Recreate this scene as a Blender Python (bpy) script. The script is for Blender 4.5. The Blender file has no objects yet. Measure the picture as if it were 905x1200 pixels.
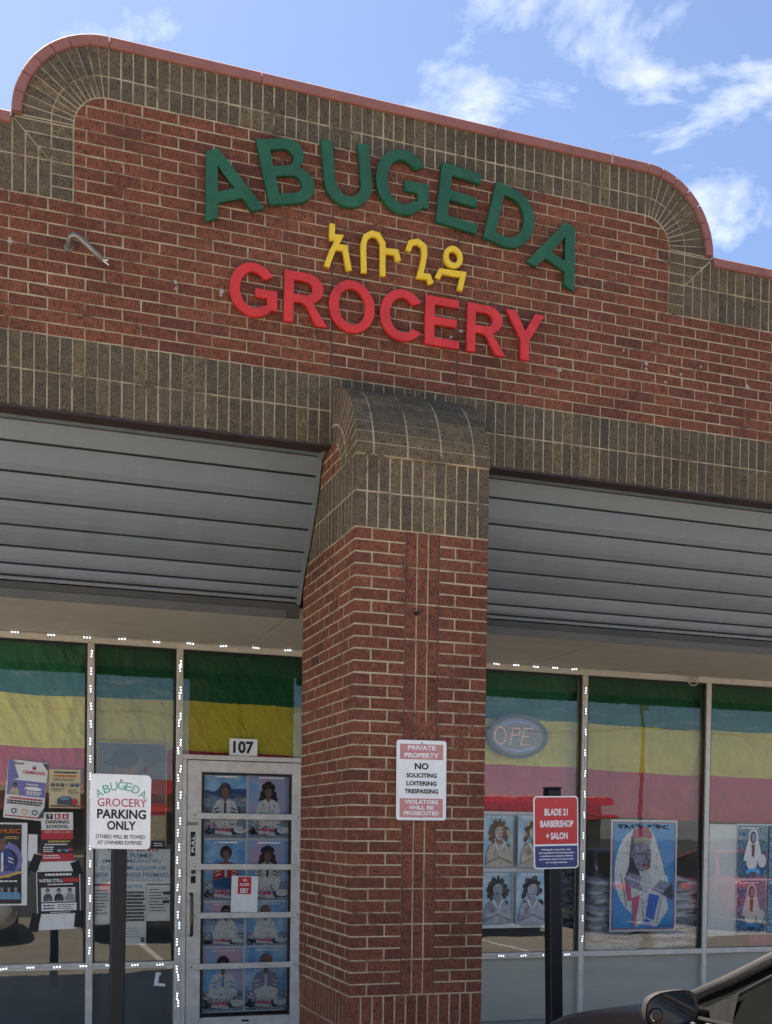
import bpy, bmesh, math, random
from mathutils import Vector, Matrix
random.seed(7)
R = math.radians
sc = bpy.context.scene
COL = sc.collection

# ---------------------------------------------------------------- camera
F_PX, CY_PX, W_PX, H_PX = 1339.86, 1008.06, 905.0, 1200.0
YAW, PITCH, ROLL = .3341, -.0243, .0131
CAM = Vector((-1.9234, -6.6416, 1.55))
r0 = Vector((math.cos(YAW), -math.sin(YAW), 0)); f0 = Vector((math.sin(YAW), math.cos(YAW), 0)); u0 = Vector((0, 0, 1))
fw = math.cos(PITCH)*f0 + math.sin(PITCH)*u0; u1 = math.cos(PITCH)*u0 - math.sin(PITCH)*f0
rt = math.cos(ROLL)*r0 + math.sin(ROLL)*u1; up = math.cos(ROLL)*u1 - math.sin(ROLL)*r0
cd = bpy.data.cameras.new('camera'); cam = bpy.data.objects.new('camera', cd); COL.objects.link(cam)
cd.sensor_fit = 'HORIZONTAL'; cd.sensor_width = 36; cd.lens = F_PX/W_PX*36
cd.shift_y = (CY_PX-H_PX/2)/W_PX; cd.clip_end = 3000; cd.clip_start = .05
m = Matrix((rt, up, -fw)).transposed().to_4x4(); m.translation = CAM
cam.matrix_world = m; sc.camera = cam

# ---------------------------------------------------------------- sky, sun, exposure
SUN_EL, SUN_AZ = R(60), R(-28)          # azimuth measured from +Y towards +X: the sun stands behind the shop
world = bpy.data.worlds.new('World'); sc.world = world; world.use_nodes = True
nt = world.node_tree; nt.nodes.clear(); N = nt.nodes.new; L = nt.links.new
wo = N('ShaderNodeOutputWorld'); bg = N('ShaderNodeBackground'); bg.inputs['Strength'].default_value = .05
sky = N('ShaderNodeTexSky'); sky.sky_type = 'NISHITA'; sky.sun_disc = False
sky.sun_elevation = SUN_EL; sky.sun_rotation = SUN_AZ; sky.air_density = .64; sky.dust_density = .55; sky.ozone_density = 1.5
tc = N('ShaderNodeTexCoord'); sep = N('ShaderNodeSeparateXYZ'); L(tc.outputs['Generated'], sep.inputs[0])
zmax = N('ShaderNodeMath'); zmax.operation = 'MAXIMUM'; zmax.inputs[1].default_value = .06; L(sep.outputs[2], zmax.inputs[0])
dv = N('ShaderNodeVectorMath'); dv.operation = 'DIVIDE'; cb = N('ShaderNodeCombineXYZ')
for i in range(3): L(zmax.outputs[0], cb.inputs[i])
L(tc.outputs['Generated'], dv.inputs[0]); L(cb.outputs[0], dv.inputs[1])
mp = N('ShaderNodeMapping'); mp.inputs['Location'].default_value = (6.6, 9.9, 0); mp.inputs['Scale'].default_value = (1.15, 1.0, 1); mp.inputs['Rotation'].default_value = (0, 0, R(20))
L(dv.outputs[0], mp.inputs[0])
n1 = N('ShaderNodeTexNoise'); n1.inputs['Scale'].default_value = 3.0; n1.inputs['Detail'].default_value = 9; n1.inputs['Roughness'].default_value = .58; n1.inputs['Distortion'].default_value = .35
L(mp.outputs[0], n1.inputs['Vector'])
cr = N('ShaderNodeValToRGB'); cr.color_ramp.elements[0].position = .53; cr.color_ramp.elements[0].color = (0, 0, 0, 1); cr.color_ramp.elements[1].position = .90; cr.color_ramp.elements[1].color = (.9, .9, .9, 1)
L(n1.outputs[0], cr.inputs[0])
mx = N('ShaderNodeMixRGB'); mx.inputs[2].default_value = (9.2, 9.0, 8.7, 1)
L(cr.outputs[0], mx.inputs[0]); L(sky.outputs[0], mx.inputs[1]); L(mx.outputs[0], bg.inputs[0]); L(bg.outputs[0], wo.inputs[0])

sd = bpy.data.lights.new('sun', 'SUN'); sd.energy = 5.0; sd.angle = R(.53); sd.color = (1, .91, .78)
so = bpy.data.objects.new('sun', sd); COL.objects.link(so)
sdir = Vector((math.sin(SUN_AZ)*math.cos(SUN_EL), math.cos(SUN_AZ)*math.cos(SUN_EL), math.sin(SUN_EL)))
so.rotation_euler = sdir.to_track_quat('Z', 'Y').to_euler(); so.location = sdir*40
vs = sc.view_settings; vs.view_transform = 'Standard'; vs.look = 'None'; vs.exposure = 2.4; vs.gamma = 1; vs.use_curve_mapping = False
sc.cycles.max_bounces = 8; sc.cycles.transparent_max_bounces = 16

# ---------------------------------------------------------------- helpers
def tag(o, label=None, cat=None, group=None, kind=None):
    if label: o['label'] = label
    if cat: o['category'] = cat
    if group: o['group'] = group
    if kind: o['kind'] = kind
    return o
def empty(name, loc, label, cat, group=None, rot=(0, 0, 0)):
    o = bpy.data.objects.new(name, None); COL.objects.link(o); o.location = loc; o.rotation_euler = rot; o.empty_display_size = .1
    return tag(o, label, cat, group)
def obj(name, me, mat=None, parent=None, loc=None, rot=None):
    o = bpy.data.objects.new(name, me); COL.objects.link(o)
    if mat is not None and len(me.materials) == 0: me.materials.append(mat)
    if parent: o.parent = parent
    if loc: o.location = loc
    if rot: o.rotation_euler = rot
    return o
class MB:
    """collects verts and faces, one mesh object at the end"""
    def __init__(s): s.v = []; s.f = []; s.mi = []
    def add(s, v, f, mi=0):
        b = len(s.v); s.v += [tuple(p) for p in v]; s.f += [tuple(i+b for i in q) for q in f]; s.mi += [mi]*len(f); return s
    def box(s, x0, x1, y0, y1, z0, z1, c=0, mi=0):
        if c <= 0:
            v = [(x, y, z) for z in (z0, z1) for y in (y0, y1) for x in (x0, x1)]
            return s.add(v, [(0, 2, 3, 1), (4, 5, 7, 6), (0, 1, 5, 4), (2, 6, 7, 3), (0, 4, 6, 2), (1, 3, 7, 5)], mi)
        bm = bmesh.new(); bmesh.ops.create_cube(bm, size=1)
        for q in bm.verts: q.co = Vector(((x0+x1)/2+q.co.x*(x1-x0), (y0+y1)/2+q.co.y*(y1-y0), (z0+z1)/2+q.co.z*(z1-z0)))
        bmesh.ops.bevel(bm, geom=bm.edges[:], offset=c, segments=1, affect='EDGES')
        s.bm(bm, mi); return s
    def bm(s, bm, mi=0):
        bm.verts.index_update(); s.add([q.co[:] for q in bm.verts], [[q.index for q in f.verts] for f in bm.faces], mi); bm.free()
    def tube(s, pts, rad, n=8, mi=0, caps=True):
        pts = [Vector(p) for p in pts]; rings = []; ref = None
        for i, p in enumerate(pts):
            t = (pts[min(i+1, len(pts)-1)]-pts[max(i-1, 0)]).normalized()
            a = Vector((0, 0, 1)) if abs(t.z) < .9 else Vector((1, 0, 0))
            if ref is None: ref = t.cross(a).normalized()
            ref = (ref - t*ref.dot(t)).normalized(); b = t.cross(ref)
            r = rad[i] if isinstance(rad, (list, tuple)) else rad
            rings.append([p+ref*math.cos(2*math.pi*k/n)*r+b*math.sin(2*math.pi*k/n)*r for k in range(n)])
        v = [q for g in rings for q in g]; f = []
        for i in range(len(pts)-1):
            for k in range(n): f.append((i*n+k, i*n+(k+1) % n, (i+1)*n+(k+1) % n, (i+1)*n+k))
        if caps: f += [tuple(range(n-1, -1, -1)), tuple((len(pts)-1)*n+k for k in range(n))]
        return s.add(v, f, mi)
    def mesh(s, name='m', smooth=False, mats=None):
        me = bpy.data.meshes.new(name); me.from_pydata(s.v, [], s.f)
        bm = bmesh.new(); bm.from_mesh(me); bmesh.ops.recalc_face_normals(bm, faces=bm.faces); bm.to_mesh(me); bm.free()
        if mats:
            for q in mats: me.materials.append(q)
            me.polygons.foreach_set('material_index', s.mi)
        if smooth: me.polygons.foreach_set('use_smooth', [True]*len(me.polygons))
        me.update(); return me
    def build(s, name, mat=None, parent=None, loc=None, rot=None, smooth=False, mats=None):
        return obj(name, s.mesh(name, smooth, mats), mat, parent, loc, rot)

def inset(poly, c):
    n = len(poly); out = []
    for i in range(n):
        a, b, d = Vector(poly[i-1]), Vector(poly[i]), Vector(poly[(i+1) % n])
        e1 = (b-a); e2 = (d-b)
        if e1.length < 1e-6 or e2.length < 1e-6: out.append(b[:]); continue
        e1.normalize(); e2.normalize()
        n1_ = Vector((-e1.y, e1.x)); n2_ = Vector((-e2.y, e2.x)); k = 1+n1_.dot(n2_)
        out.append((b+(n1_+n2_)*(c/max(k, .35)))[:])
    return out
def area(p): return sum(p[i-1][0]*p[i][1]-p[i][0]*p[i-1][1] for i in range(len(p)))/2
def clip(poly, a, b):       # keep the left side of a->b
    out = []; n = len(poly)
    side = lambda p: (b[0]-a[0])*(p[1]-a[1])-(b[1]-a[1])*(p[0]-a[0])
    for i in range(n):
        p, q = poly[i-1], poly[i]; sp, sq = side(p), side(q)
        if sp*sq < 0:
            t = sp/(sp-sq); out.append((p[0]+(q[0]-p[0])*t, p[1]+(q[1]-p[1])*t))
        if sq >= 0: out.append(q)
    return out
def clip_convex(poly, cv):
    for i in range(len(cv)):
        poly = clip(poly, cv[i-1], cv[i])
        if len(poly) < 3: return []
    return poly
def prism(mb, poly, d0, d1, ch, fr, jit=0):
    """extrude a ccw (u,v) polygon from depth d0 (seen face, chamfered) to d1; fr maps (u,v,d) to xyz"""
    if area(poly) < 0: poly = poly[::-1]
    n = len(poly); inn = inset(poly, ch); rj = lambda: random.uniform(-jit, jit)
    o = [(p[0]+rj(), p[1]+rj()) for p in poly]
    v = [fr(p[0]+rj()*.6, p[1]+rj()*.6, d0+rj()*.8) for p in inn]+[fr(p[0], p[1], d0+ch*.9) for p in o]+[fr(p[0], p[1], d1) for p in o]
    f = [tuple(range(n))]
    for k in (0, 1):
        for i in range(n): f.append((k*n+i, (k+1)*n+i, (k+1)*n+(i+1) % n, k*n+(i+1) % n))
    f.append(tuple(2*n+i for i in range(n-1, -1, -1)))
    mb.add(v, f)
def arc(cx, cy, rx, ry, a0, a1, n=14): return [(cx+rx*math.cos(R(a0+(a1-a0)*i/n)), cy+ry*math.sin(R(a0+(a1-a0)*i/n))) for i in range(n+1)]

# ---------------------------------------------------------------- materials
def new_mat(name):
    mt = bpy.data.materials.new(name); mt.use_nodes = True; t = mt.node_tree
    return mt, t, t.nodes['Principled BSDF'], t.nodes.new, t.links.new
def plain(name, col, rough=.6, metal=0, var=.12, scale=18, bump=.0, bscale=120, spec=None, stretch=None, emit=None, coat=0):
    mt, t, p, n, l = new_mat(name)
    g = n('ShaderNodeNewGeometry'); src = g.outputs['Position']
    if stretch:
        mpn = n('ShaderNodeMapping'); mpn.inputs['Scale'].default_value = stretch; l(src, mpn.inputs[0]); src = mpn.outputs[0]
    if var > 0:
        nz = n('ShaderNodeTexNoise'); nz.inputs['Scale'].default_value = scale; nz.inputs['Detail'].default_value = 6; nz.inputs['Roughness'].default_value = .65; l(src, nz.inputs['Vector'])
        r = n('ShaderNodeValToRGB'); r.color_ramp.elements[0].position = .3; r.color_ramp.elements[1].position = .7
        r.color_ramp.elements[0].color = tuple(c*(1-var) for c in col)+(1,); r.color_ramp.elements[1].color = tuple(min(1, c*(1+var)) for c in col)+(1,)
        l(nz.outputs[0], r.inputs[0]); l(r.outputs[0], p.inputs['Base Color'])
        rr = n('ShaderNodeMapRange'); rr.inputs[3].default_value = max(.02, rough-.1); rr.inputs[4].default_value = min(1, rough+.1); l(nz.outputs[0], rr.inputs[0]); l(rr.outputs[0], p.inputs['Roughness'])
    else:
        p.inputs['Base Color'].default_value = tuple(col)+(1,); p.inputs['Roughness'].default_value = rough
    p.inputs['Metallic'].default_value = metal
    if spec is not None: p.inputs['Specular IOR Level'].default_value = spec
    if coat: p.inputs['Coat Weight'].default_value = coat; p.inputs['Coat Roughness'].default_value = .05
    if bump:
        nb = n('ShaderNodeTexNoise'); nb.inputs['Scale'].default_value = bscale; nb.inputs['Detail'].default_value = 4; l(src, nb.inputs['Vector'])
        b = n('ShaderNodeBump'); b.inputs['Strength'].default_value = bump; b.inputs['Distance'].default_value = .004; l(nb.outputs[0], b.inputs['Height']); l(b.outputs[0], p.inputs['Normal'])
    if emit:
        p.inputs['Emission Color'].default_value = tuple(emit[:3])+(1,); p.inputs['Emission Strength'].default_value = emit[3]
    return mt
def brick_mat(name, cols, fleck, fscale, famt, pits):
    mt, t, p, n, l = new_mat(name)
    g = n('ShaderNodeNewGeometry'); oi = n('ShaderNodeObjectInfo')
    ad = n('ShaderNodeMath'); ad.operation = 'ADD'; l(oi.outputs['Random'], ad.inputs[0]); l(g.outputs['Random Per Island'], ad.inputs[1])
    fr = n('ShaderNodeMath'); fr.operation = 'FRACT'; l(ad.outputs[0], fr.inputs[0])
    rp = n('ShaderNodeValToRGB'); e = rp.color_ramp.elements
    while len(e) < len(cols): e.new(.5)
    for i, (pos, c) in enumerate(cols): e[i].position = pos; e[i].color = tuple(c)+(1,)
    l(fr.outputs[0], rp.inputs[0])
    # blotchy burn inside each brick
    nz = n('ShaderNodeTexNoise'); nz.inputs['Scale'].default_value = 22; nz.inputs['Detail'].default_value = 5; l(g.outputs['Position'], nz.inputs['Vector'])
    mr = n('ShaderNodeMapRange'); mr.inputs[1].default_value = .3; mr.inputs[2].default_value = .7; mr.inputs[3].default_value = .72; mr.inputs[4].default_value = 1.22; l(nz.outputs[0], mr.inputs[0])
    m1 = n('ShaderNodeMixRGB'); m1.blend_type = 'MULTIPLY'; m1.inputs[0].default_value = 1; l(rp.outputs[0], m1.inputs[1]); l(mr.outputs[0], m1.inputs[2])
    # large weathering across the whole wall
    nw = n('ShaderNodeTexNoise'); nw.inputs['Scale'].default_value = 1.6; nw.inputs['Detail'].default_value = 4; l(g.outputs['Position'], nw.inputs['Vector'])
    mw = n('ShaderNodeMapRange'); mw.inputs[1].default_value = .3; mw.inputs[2].default_value = .7; mw.inputs[3].default_value = .74; mw.inputs[4].default_value = 1.2; l(nw.outputs[0], mw.inputs[0])
    m2 = n('ShaderNodeMixRGB'); m2.blend_type = 'MULTIPLY'; m2.inputs[0].default_value = 1; l(m1.outputs[0], m2.inputs[1]); l(mw.outputs[0], m2.inputs[2])
    # wire-cut flecks
    mpn = n('ShaderNodeMapping'); mpn.inputs['Scale'].default_value = fscale; l(g.outputs['Position'], mpn.inputs[0])
    nf = n('ShaderNodeTexNoise'); nf.inputs['Scale'].default_value = 1; nf.inputs['Detail'].default_value = 2; nf.inputs['Roughness'].default_value = .7; l(mpn.outputs[0], nf.inputs['Vector'])
    rf = n('ShaderNodeValToRGB'); rf.color_ramp.elements[0].position = famt; rf.color_ramp.elements[0].color = (1, 1, 1, 1); rf.color_ramp.elements[1].position = famt+.06; rf.color_ramp.elements[1].color = (0, 0, 0, 1); l(nf.outputs[0], rf.inputs[0])
    m3 = n('ShaderNodeMixRGB'); m3.inputs[2].default_value = tuple(fleck)+(1,); l(m2.outputs[0], m3.inputs[1]); 
    iv = n('ShaderNodeMath'); iv.operation = 'SUBTRACT'; iv.inputs[0].default_value = .85; l(rf.outputs[0], iv.inputs[1]); iv.use_clamp = True; l(iv.outputs[0], m3.inputs[0])
    last = m3
    if pits:
        np_ = n('ShaderNodeTexNoise'); np_.inputs['Scale'].default_value = 130; np_.inputs['Detail'].default_value = 2; l(g.outputs['Position'], np_.inputs['Vector'])
        rq = n('ShaderNodeValToRGB'); rq.color_ramp.elements[0].position = .62; rq.color_ramp.elements[0].color = (0, 0, 0, 1); rq.color_ramp.elements[1].position = .72; rq.color_ramp.elements[1].color = (.55, .55, .55, 1); l(np_.outputs[0], rq.inputs[0])
        m4 = n('ShaderNodeMixRGB'); m4.inputs[2].default_value = (.22, .18, .13, 1); l(rq.outputs[0], m4.inputs[0]); l(m3.outputs[0], m4.inputs[1]); last = m4
    l(last.outputs[0], p.inputs['Base Color']); p.inputs['Roughness'].default_value = .88; p.inputs['Specular IOR Level'].default_value = .3
    nb = n('ShaderNodeTexNoise'); nb.inputs['Scale'].default_value = 150; nb.inputs['Detail'].default_value = 3; l(g.outputs['Position'], nb.inputs['Vector'])
    mm = n('ShaderNodeMath'); mm.operation = 'ADD'; l(nb.outputs[0], mm.inputs[0]); l(rf.outputs[0], mm.inputs[1])
    b = n('ShaderNodeBump'); b.inputs['Strength'].default_value = .5; b.inputs['Distance'].default_value = .003; l(mm.outputs[0], b.inputs['Height']); l(b.outputs[0], p.inputs['Normal'])
    return mt
RED = brick_mat('red_brick', [(0, (.170, .059, .034)), (.3, (.205, .070, .038)), (.6, (.230, .079, .042)), (.88, (.220, .075, .040)), (1, (.142, .052, .034))], (.062, .027, .020), (150, 150, 48), .525, False)
DARK = brick_mat('dark_brick', [(0, (.110, .082, .052)), (.3, (.145, .106, .064)), (.6, (.128, .096, .062)), (.85, (.178, .128, .068)), (1, (.094, .074, .054))], (.030, .024, .020), (110, 110, 90), .53, True)
def mortar_mat():
    mt, t, p, n, l = new_mat('mortar'); g_ = n('ShaderNodeNewGeometry')
    nz = n('ShaderNodeTexNoise'); nz.inputs['Scale'].default_value = 4.5; nz.inputs['Detail'].default_value = 8; nz.inputs['Roughness'].default_value = .72; l(g_.outputs['Position'], nz.inputs['Vector'])
    r = n('ShaderNodeValToRGB'); r.color_ramp.elements.new(.5); r.color_ramp.elements.new(.6)
    for i, (ps, c) in enumerate(((.36, (.085, .060, .042)), (.43, (.31, .245, .155)), (.52, (.42, .34, .22)), (.68, (.52, .425, .285)))): r.color_ramp.elements[i].position = ps; r.color_ramp.elements[i].color = c+(1,)
    l(nz.outputs[0], r.inputs[0]); l(r.outputs[0], p.inputs['Base Color']); p.inputs['Roughness'].default_value = .95; p.inputs['Specular IOR Level'].default_value = .15
    nb = n('ShaderNodeTexNoise'); nb.inputs['Scale'].default_value = 220; l(g_.outputs['Position'], nb.inputs['Vector']); b = n('ShaderNodeBump'); b.inputs['Strength'].default_value = .5; b.inputs['Distance'].default_value = .003; l(nb.outputs[0], b.inputs['Height']); l(b.outputs[0], p.inputs['Normal']); return mt
MORTAR = mortar_mat()
COPING = plain('coping_metal', (.29, .125, .108), .75, var=.14, scale=6, spec=.2)
LINTEL = plain('lintel_steel', (.034, .016, .013), .6, var=.4, scale=12)
SOFFIT = plain('soffit_metal', (.165, .186, .198), .5, metal=.15, var=.08, scale=3.5, stretch=(2.2, 1, .25), bump=.04, bscale=6)
CEIL = plain('ceiling_board', (.44, .405, .345), .8, var=.10, scale=4)
ALU = plain('aluminium', (.63, .585, .51), .45, metal=.15, var=.14, scale=14, bump=.05)
ALUD = plain('dark_gasket', (.012, .012, .013), .5, var=.2)
BLACK = plain('black_paint', (.011, .0115, .013), .5, var=.3, scale=25, bump=.05, spec=.3)
STEEL = plain('galvanised_steel', (.24, .22, .19), .45, metal=.6, var=.25, scale=30)
GREEN = plain('green_letter_paint', (.014, .095, .044), .6, var=.24, scale=9, bump=.06, bscale=90)
REDP = plain('red_letter_paint', (.60, .030, .026), .55, var=.18, scale=9, bump=.05, bscale=90)
YEL = plain('yellow_letter_paint', (.80, .52, .025), .5, var=.08, scale=24)
WHITE = plain('white_sheet', (.80, .79, .75), .6, var=.05, scale=20)
PAPER = plain('paper', (.78, .77, .72), .85, var=.06, scale=16)
CREAM = plain('cream_paper', (.62, .55, .34), .85, var=.06, scale=16)
CONC = plain('concrete', (.34, .32, .29), .9, var=.16, scale=5, bump=.3, bscale=60)
LOT_BOUNCE = plain('lot_bounce_concrete', (.275, .245, .20), .92, var=.2, scale=1.2, bump=.4, bscale=60)  # lot tone kept pale and warm to bounce sunlight onto the front
SEAL = plain('joint_sealant', (.075, .040, .030), .8, var=.2)
SPLAT = plain('old_mortar_patch', (.36, .32, .28), .95, var=.25, scale=60, bump=.4)
def ink(name, col, rough=.7): return plain(name, col, rough, var=.05, scale=30)
K = {k: ink('ink_'+k, c) for k, c in dict(
    black=(.012, .012, .013), white=(.82, .81, .77), red=(.52, .022, .030), pink=(.60, .22, .21), green=(.16, .42, .30), crimson=(.50, .06, .14), blue=(.02, .045, .20),
    sky=(.07, .36, .66), deep=(.03, .10, .28), steel=(.14, .30, .46), skin=(.22, .10, .06), skin2=(.30, .15, .10), hair=(.018, .014, .014), cloth=(.68, .66, .62), grey=(.30, .30, .33),
    lilac=(.30, .28, .38), dgrey=(.07, .07, .08), purple=(.20, .18, .42), gold=(.62, .42, .08), magenta=(.45, .05, .22), teal=(.05, .22, .28), rose=(.62, .12, .22), azure=(.02, .16, .56), sand=(.52, .44, .28), brown=(.16, .09, .05), orange=(.60, .16, .02)).items()}

KP = {k: plain('print_'+k, tuple(m.node_tree.nodes['Color Ramp'].color_ramp.elements[0].color[:3]), .5, var=.16, scale=60) for k, m in K.items()}
# glass: thin clear sheet that lets light through and mirrors the street
def glass_mat(name, base, tint=(1, 1, 1), rough=0, mul=1.0):
    mt, t, p, n, l = new_mat(name); t.nodes.remove(p)
    tr = n('ShaderNodeBsdfTransparent'); tr.inputs[0].default_value = tuple(tint)+(1,)
    gl = n('ShaderNodeBsdfGlossy'); gl.inputs['Roughness'].default_value = rough; gl.inputs['Color'].default_value = (1, 1, 1, 1)
    fz = n('ShaderNodeFresnel'); fz.inputs[0].default_value = 1.5
    ma = n('ShaderNodeMath'); ma.operation = 'MULTIPLY_ADD'; ma.inputs[1].default_value = mul; ma.inputs[2].default_value = base; l(fz.outputs[0], ma.inputs[0])
    # faint waviness of float glass
    g = n('ShaderNodeNewGeometry'); nz = n('ShaderNodeTexNoise'); nz.inputs['Scale'].default_value = 2.2; l(g.outputs['Position'], nz.inputs['Vector'])
    b = n('ShaderNodeBump'); b.inputs['Strength'].default_value = .12; b.inputs['Distance'].default_value = .004; l(nz.outputs[0], b.inputs['Height']); l(b.outputs[0], gl.inputs['Normal'])
    ms = n('ShaderNodeMixShader'); l(ma.outputs[0], ms.inputs[0]); l(tr.outputs[0], ms.inputs[1]); l(gl.outputs[0], ms.inputs[2])
    l(ms.outputs[0], t.nodes['Material Output'].inputs[0]); return mt
GLASS = glass_mat('window_glass', .012, (.95, .97, .96))

# ---------------------------------------------------------------- text and outline shapes (drawn flat, facing the street)
def curve_mesh(splines, depth, bev=0, name='c', off=0):
    cu = bpy.data.curves.new(name, 'CURVE'); cu.dimensions = '2D'; cu.fill_mode = 'BOTH'; cu.extrude = depth/2; cu.bevel_depth = bev; cu.offset = off; cu.bevel_resolution = 0
    for pts in splines:
        sp = cu.splines.new('POLY'); sp.points.add(len(pts)-1); sp.use_cyclic_u = True
        for q, p in zip(sp.points, pts): q.co = (p[0], p[1], 0, 1)
    o = bpy.data.objects.new(name, cu); COL.objects.link(o)
    me = bpy.data.meshes.new_from_object(o.evaluated_get(bpy.context.evaluated_depsgraph_get())); bpy.data.objects.remove(o); bpy.data.curves.remove(cu)
    me.materials.clear(); return me
def text_mesh(s, bold=0.0):
    cu = bpy.data.curves.new('t', 'FONT'); cu.body = s; cu.size = 1; cu.offset = bold; cu.resolution_u = 3; cu.fill_mode = 'FRONT'
    o = bpy.data.objects.new('t', cu); COL.objects.link(o)
    me = bpy.data.meshes.new_from_object(o.evaluated_get(bpy.context.evaluated_depsgraph_get())); bpy.data.objects.remove(o); bpy.data.curves.remove(cu)
    me.materials.clear(); return me
UP = Matrix.Rotation(R(90), 4, 'X')
def lettering(s, cx, cz, w, h, y, mat, parent, bold=.02, rot=0, name='lettering'):
    """text fitted into a w x h box centred at (cx, cz) of its parent, facing -Y"""
    me = text_mesh(s, bold)
    if len(me.vertices) == 0: return None
    xs = [v.co.x for v in me.vertices]; ys = [v.co.y for v in me.vertices]
    x0, x1, y0, y1 = min(xs), max(xs), min(ys), max(ys); sx = w/max(1e-5, x1-x0); sy = h/max(1e-5, y1-y0)
    if w is None or w == 0: sx = sy
    me.transform(Matrix.Translation((-(x0+x1)/2, -(y0+y1)/2, 0))); me.transform(Matrix.Diagonal((sx, sy, 1, 1)))
    if rot: me.transform(Matrix.Rotation(R(rot), 4, 'Z'))
    me.transform(UP); me.name = name
    return obj(name, me, mat, parent, (cx, y, cz))
class Print:
    """flat printed shapes on one sheet: each later shape lies a hair above the one before"""
    def __init__(s, w, h): s.w, s.h, s.mb, s.ms, s.k = w, h, MB(), [], 0
    def _m(s, m):
        m = KP[m] if isinstance(m, str) else m
        if m not in s.ms: s.ms.append(m)
        return s.ms.index(m)
    def poly(s, pts, m):
        s.k += 1; y = -.0009-.00022*s.k; s.mb.add([((u-.5)*s.w, y, (v-.5)*s.h) for u, v in pts], [tuple(range(len(pts)))], s._m(m)); return s
    def rect(s, u0, v0, u1, v1, m): return s.poly([(u0, v0), (u1, v0), (u1, v1), (u0, v1)], m)
    def ell(s, cu, cv, ru, rv, m, n=14, a0=0, a1=360): return s.poly(arc(cu, cv, ru, rv, a0, a1-(360/n if a1-a0 == 360 else 0), n-1), m)
    def frame(s, u0, v0, u1, v1, t, m):
        a = s.w/s.h; s.rect(u0, v0, u1, v0+t*a, m); s.rect(u0, v1-t*a, u1, v1, m); s.rect(u0, v0+t*a, u0+t, v1-t*a, m); return s.rect(u1-t, v0+t*a, u1, v1-t*a, m)
    def lines(s, u0, v0, u1, v1, n, m, fill=.45, rnd=.3):
        for i in range(n):
            v = v1-(i+.5)*(v1-v0)/n; e = (v1-v0)/n*fill/2; u = u0
            end = u1-random.random()*rnd*(u1-u0)
            while u < end-.01:
                q = min(end, u+random.uniform(.03, .09)); s.rect(u, v-e, q, v+e, m); u = q+.012
        return s
    def build(s, parent, name='print'): return s.mb.build(name, None, parent, mats=s.ms)
def sheet(name, label, cat, x0, x1, z0, z1, y, mat, group=None, tilt=0, t=.0012):
    """a sheet of paper or card: an empty at its middle with the paper as a part"""
    e = empty(name, ((x0+x1)/2, y, (z0+z1)/2), label, cat, group, (0, R(tilt), 0)); w, h = x1-x0, z1-z0
    # slightly cockled sheet
    mb = MB(); nx, nz = 6, 7; ph = random.random()*6
    for j in range(nz+1):
        for i in range(nx+1): mb.v.append(((i/nx-.5)*w, .0002*math.sin(ph+i*1.3)*math.cos(ph*2+j), (j/nz-.5)*h))
    for j in range(nz):
        for i in range(nx): a = j*(nx+1)+i; mb.f.append((a, a+1, a+nx+2, a+nx+1)); mb.mi.append(0)
    mb.box(-w/2, w/2, .0006, .0006+t, -h/2, h/2)
    mb.build('paper', mat, e); return e, w, h

# ================================================================ ground and street
SW, LOT = -.06, -.20
ROAD = plain('road_asphalt', (.042, .042, .043), .9, var=.25, scale=2, bump=.4, bscale=80)
tag(MB().add([(-60, -12, LOT), (60, -12, LOT), (60, 30, LOT), (-60, 30, LOT)], [(0, 1, 2, 3)]).build('parking_lot', LOT_BOUNCE), kind='structure')  # near strip only: pale for bounced light, dark road beyond for the reflections
tag(MB().add([(-400, -400, LOT-.004), (400, -400, LOT-.004), (400, 400, LOT-.004), (-400, 400, LOT-.004)], [(0, 1, 2, 3)]).build('ground', ROAD), kind='structure')
mb = MB()
for i in range(-5, 9): mb.box(i*1.5+.006, i*1.5+1.494, -.98, 2.24, SW-.08, SW, .006)
mb.box(-7.5, 13.5, -1.0, 2.24, LOT-.1, SW-.012); sidewalk = tag(mb.build('sidewalk', CONC), kind='structure')
mb = MB()
for i in range(-3, 5): mb.box(i*3+.006, i*3+2.994, -1.16, -1.002, LOT-.1, SW+.002, .012)
tag(mb.build('kerb', CONC), kind='structure')
PAINT = plain('road_paint', (.62, .60, .54), .8, var=.25, scale=20)
for i, x in enumerate((-4.6, -1.9, .25, 3.0, 5.7)):
    tag(MB().box(x-.05, x+.05, -6.4, -1.7, LOT, LOT+.004).build('parking_line', PAINT), kind='structure')

# ================================================================ upper brick wall with arched parapet
B = .2032; C = B/3; J = .0085
ZB0 = 3.863; ZB1 = ZB0+6*C; ZS0 = ZB1+11*C; ZS1 = ZS0+6*C      # band, then field, then stepped band
XC = .4064; HW = 2.226; PW = HW-.318; AR = .505; ZT = 5.94; ZA = ZT-AR
XL, XR = -6.2, 9.2; XW = -1.636
frw = lambda u, v, d: (u, d, v)
wall = empty('brick_facade_wall', (XC, 0, ZB0), 'red brick shop wall with dark soldier bands and curved stepped parapet top', 'wall')
W0 = Vector((XC, 0, ZB0))
BOXC = {}
def box_brick(name, cx, cz, L_, H_, mat, parent, base, depth=.09, y=0):
    key = (round(L_, 4), round(H_, 4), mat.name, random.randrange(5))
    if key not in BOXC:
        mb = MB(); l, h = L_/2, H_/2
        prism(mb, [(-l, -h), (l, -h), (l, h), (-l, h)], 0, depth, .0028, frw, .0019); BOXC[key] = mb.mesh('brick'); BOXC[key].materials.append(mat)
    return obj(name, BOXC[key], mat, parent, (cx-base[0], y+random.uniform(-.002, .002)-base[1], cz-base[2]))
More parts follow.
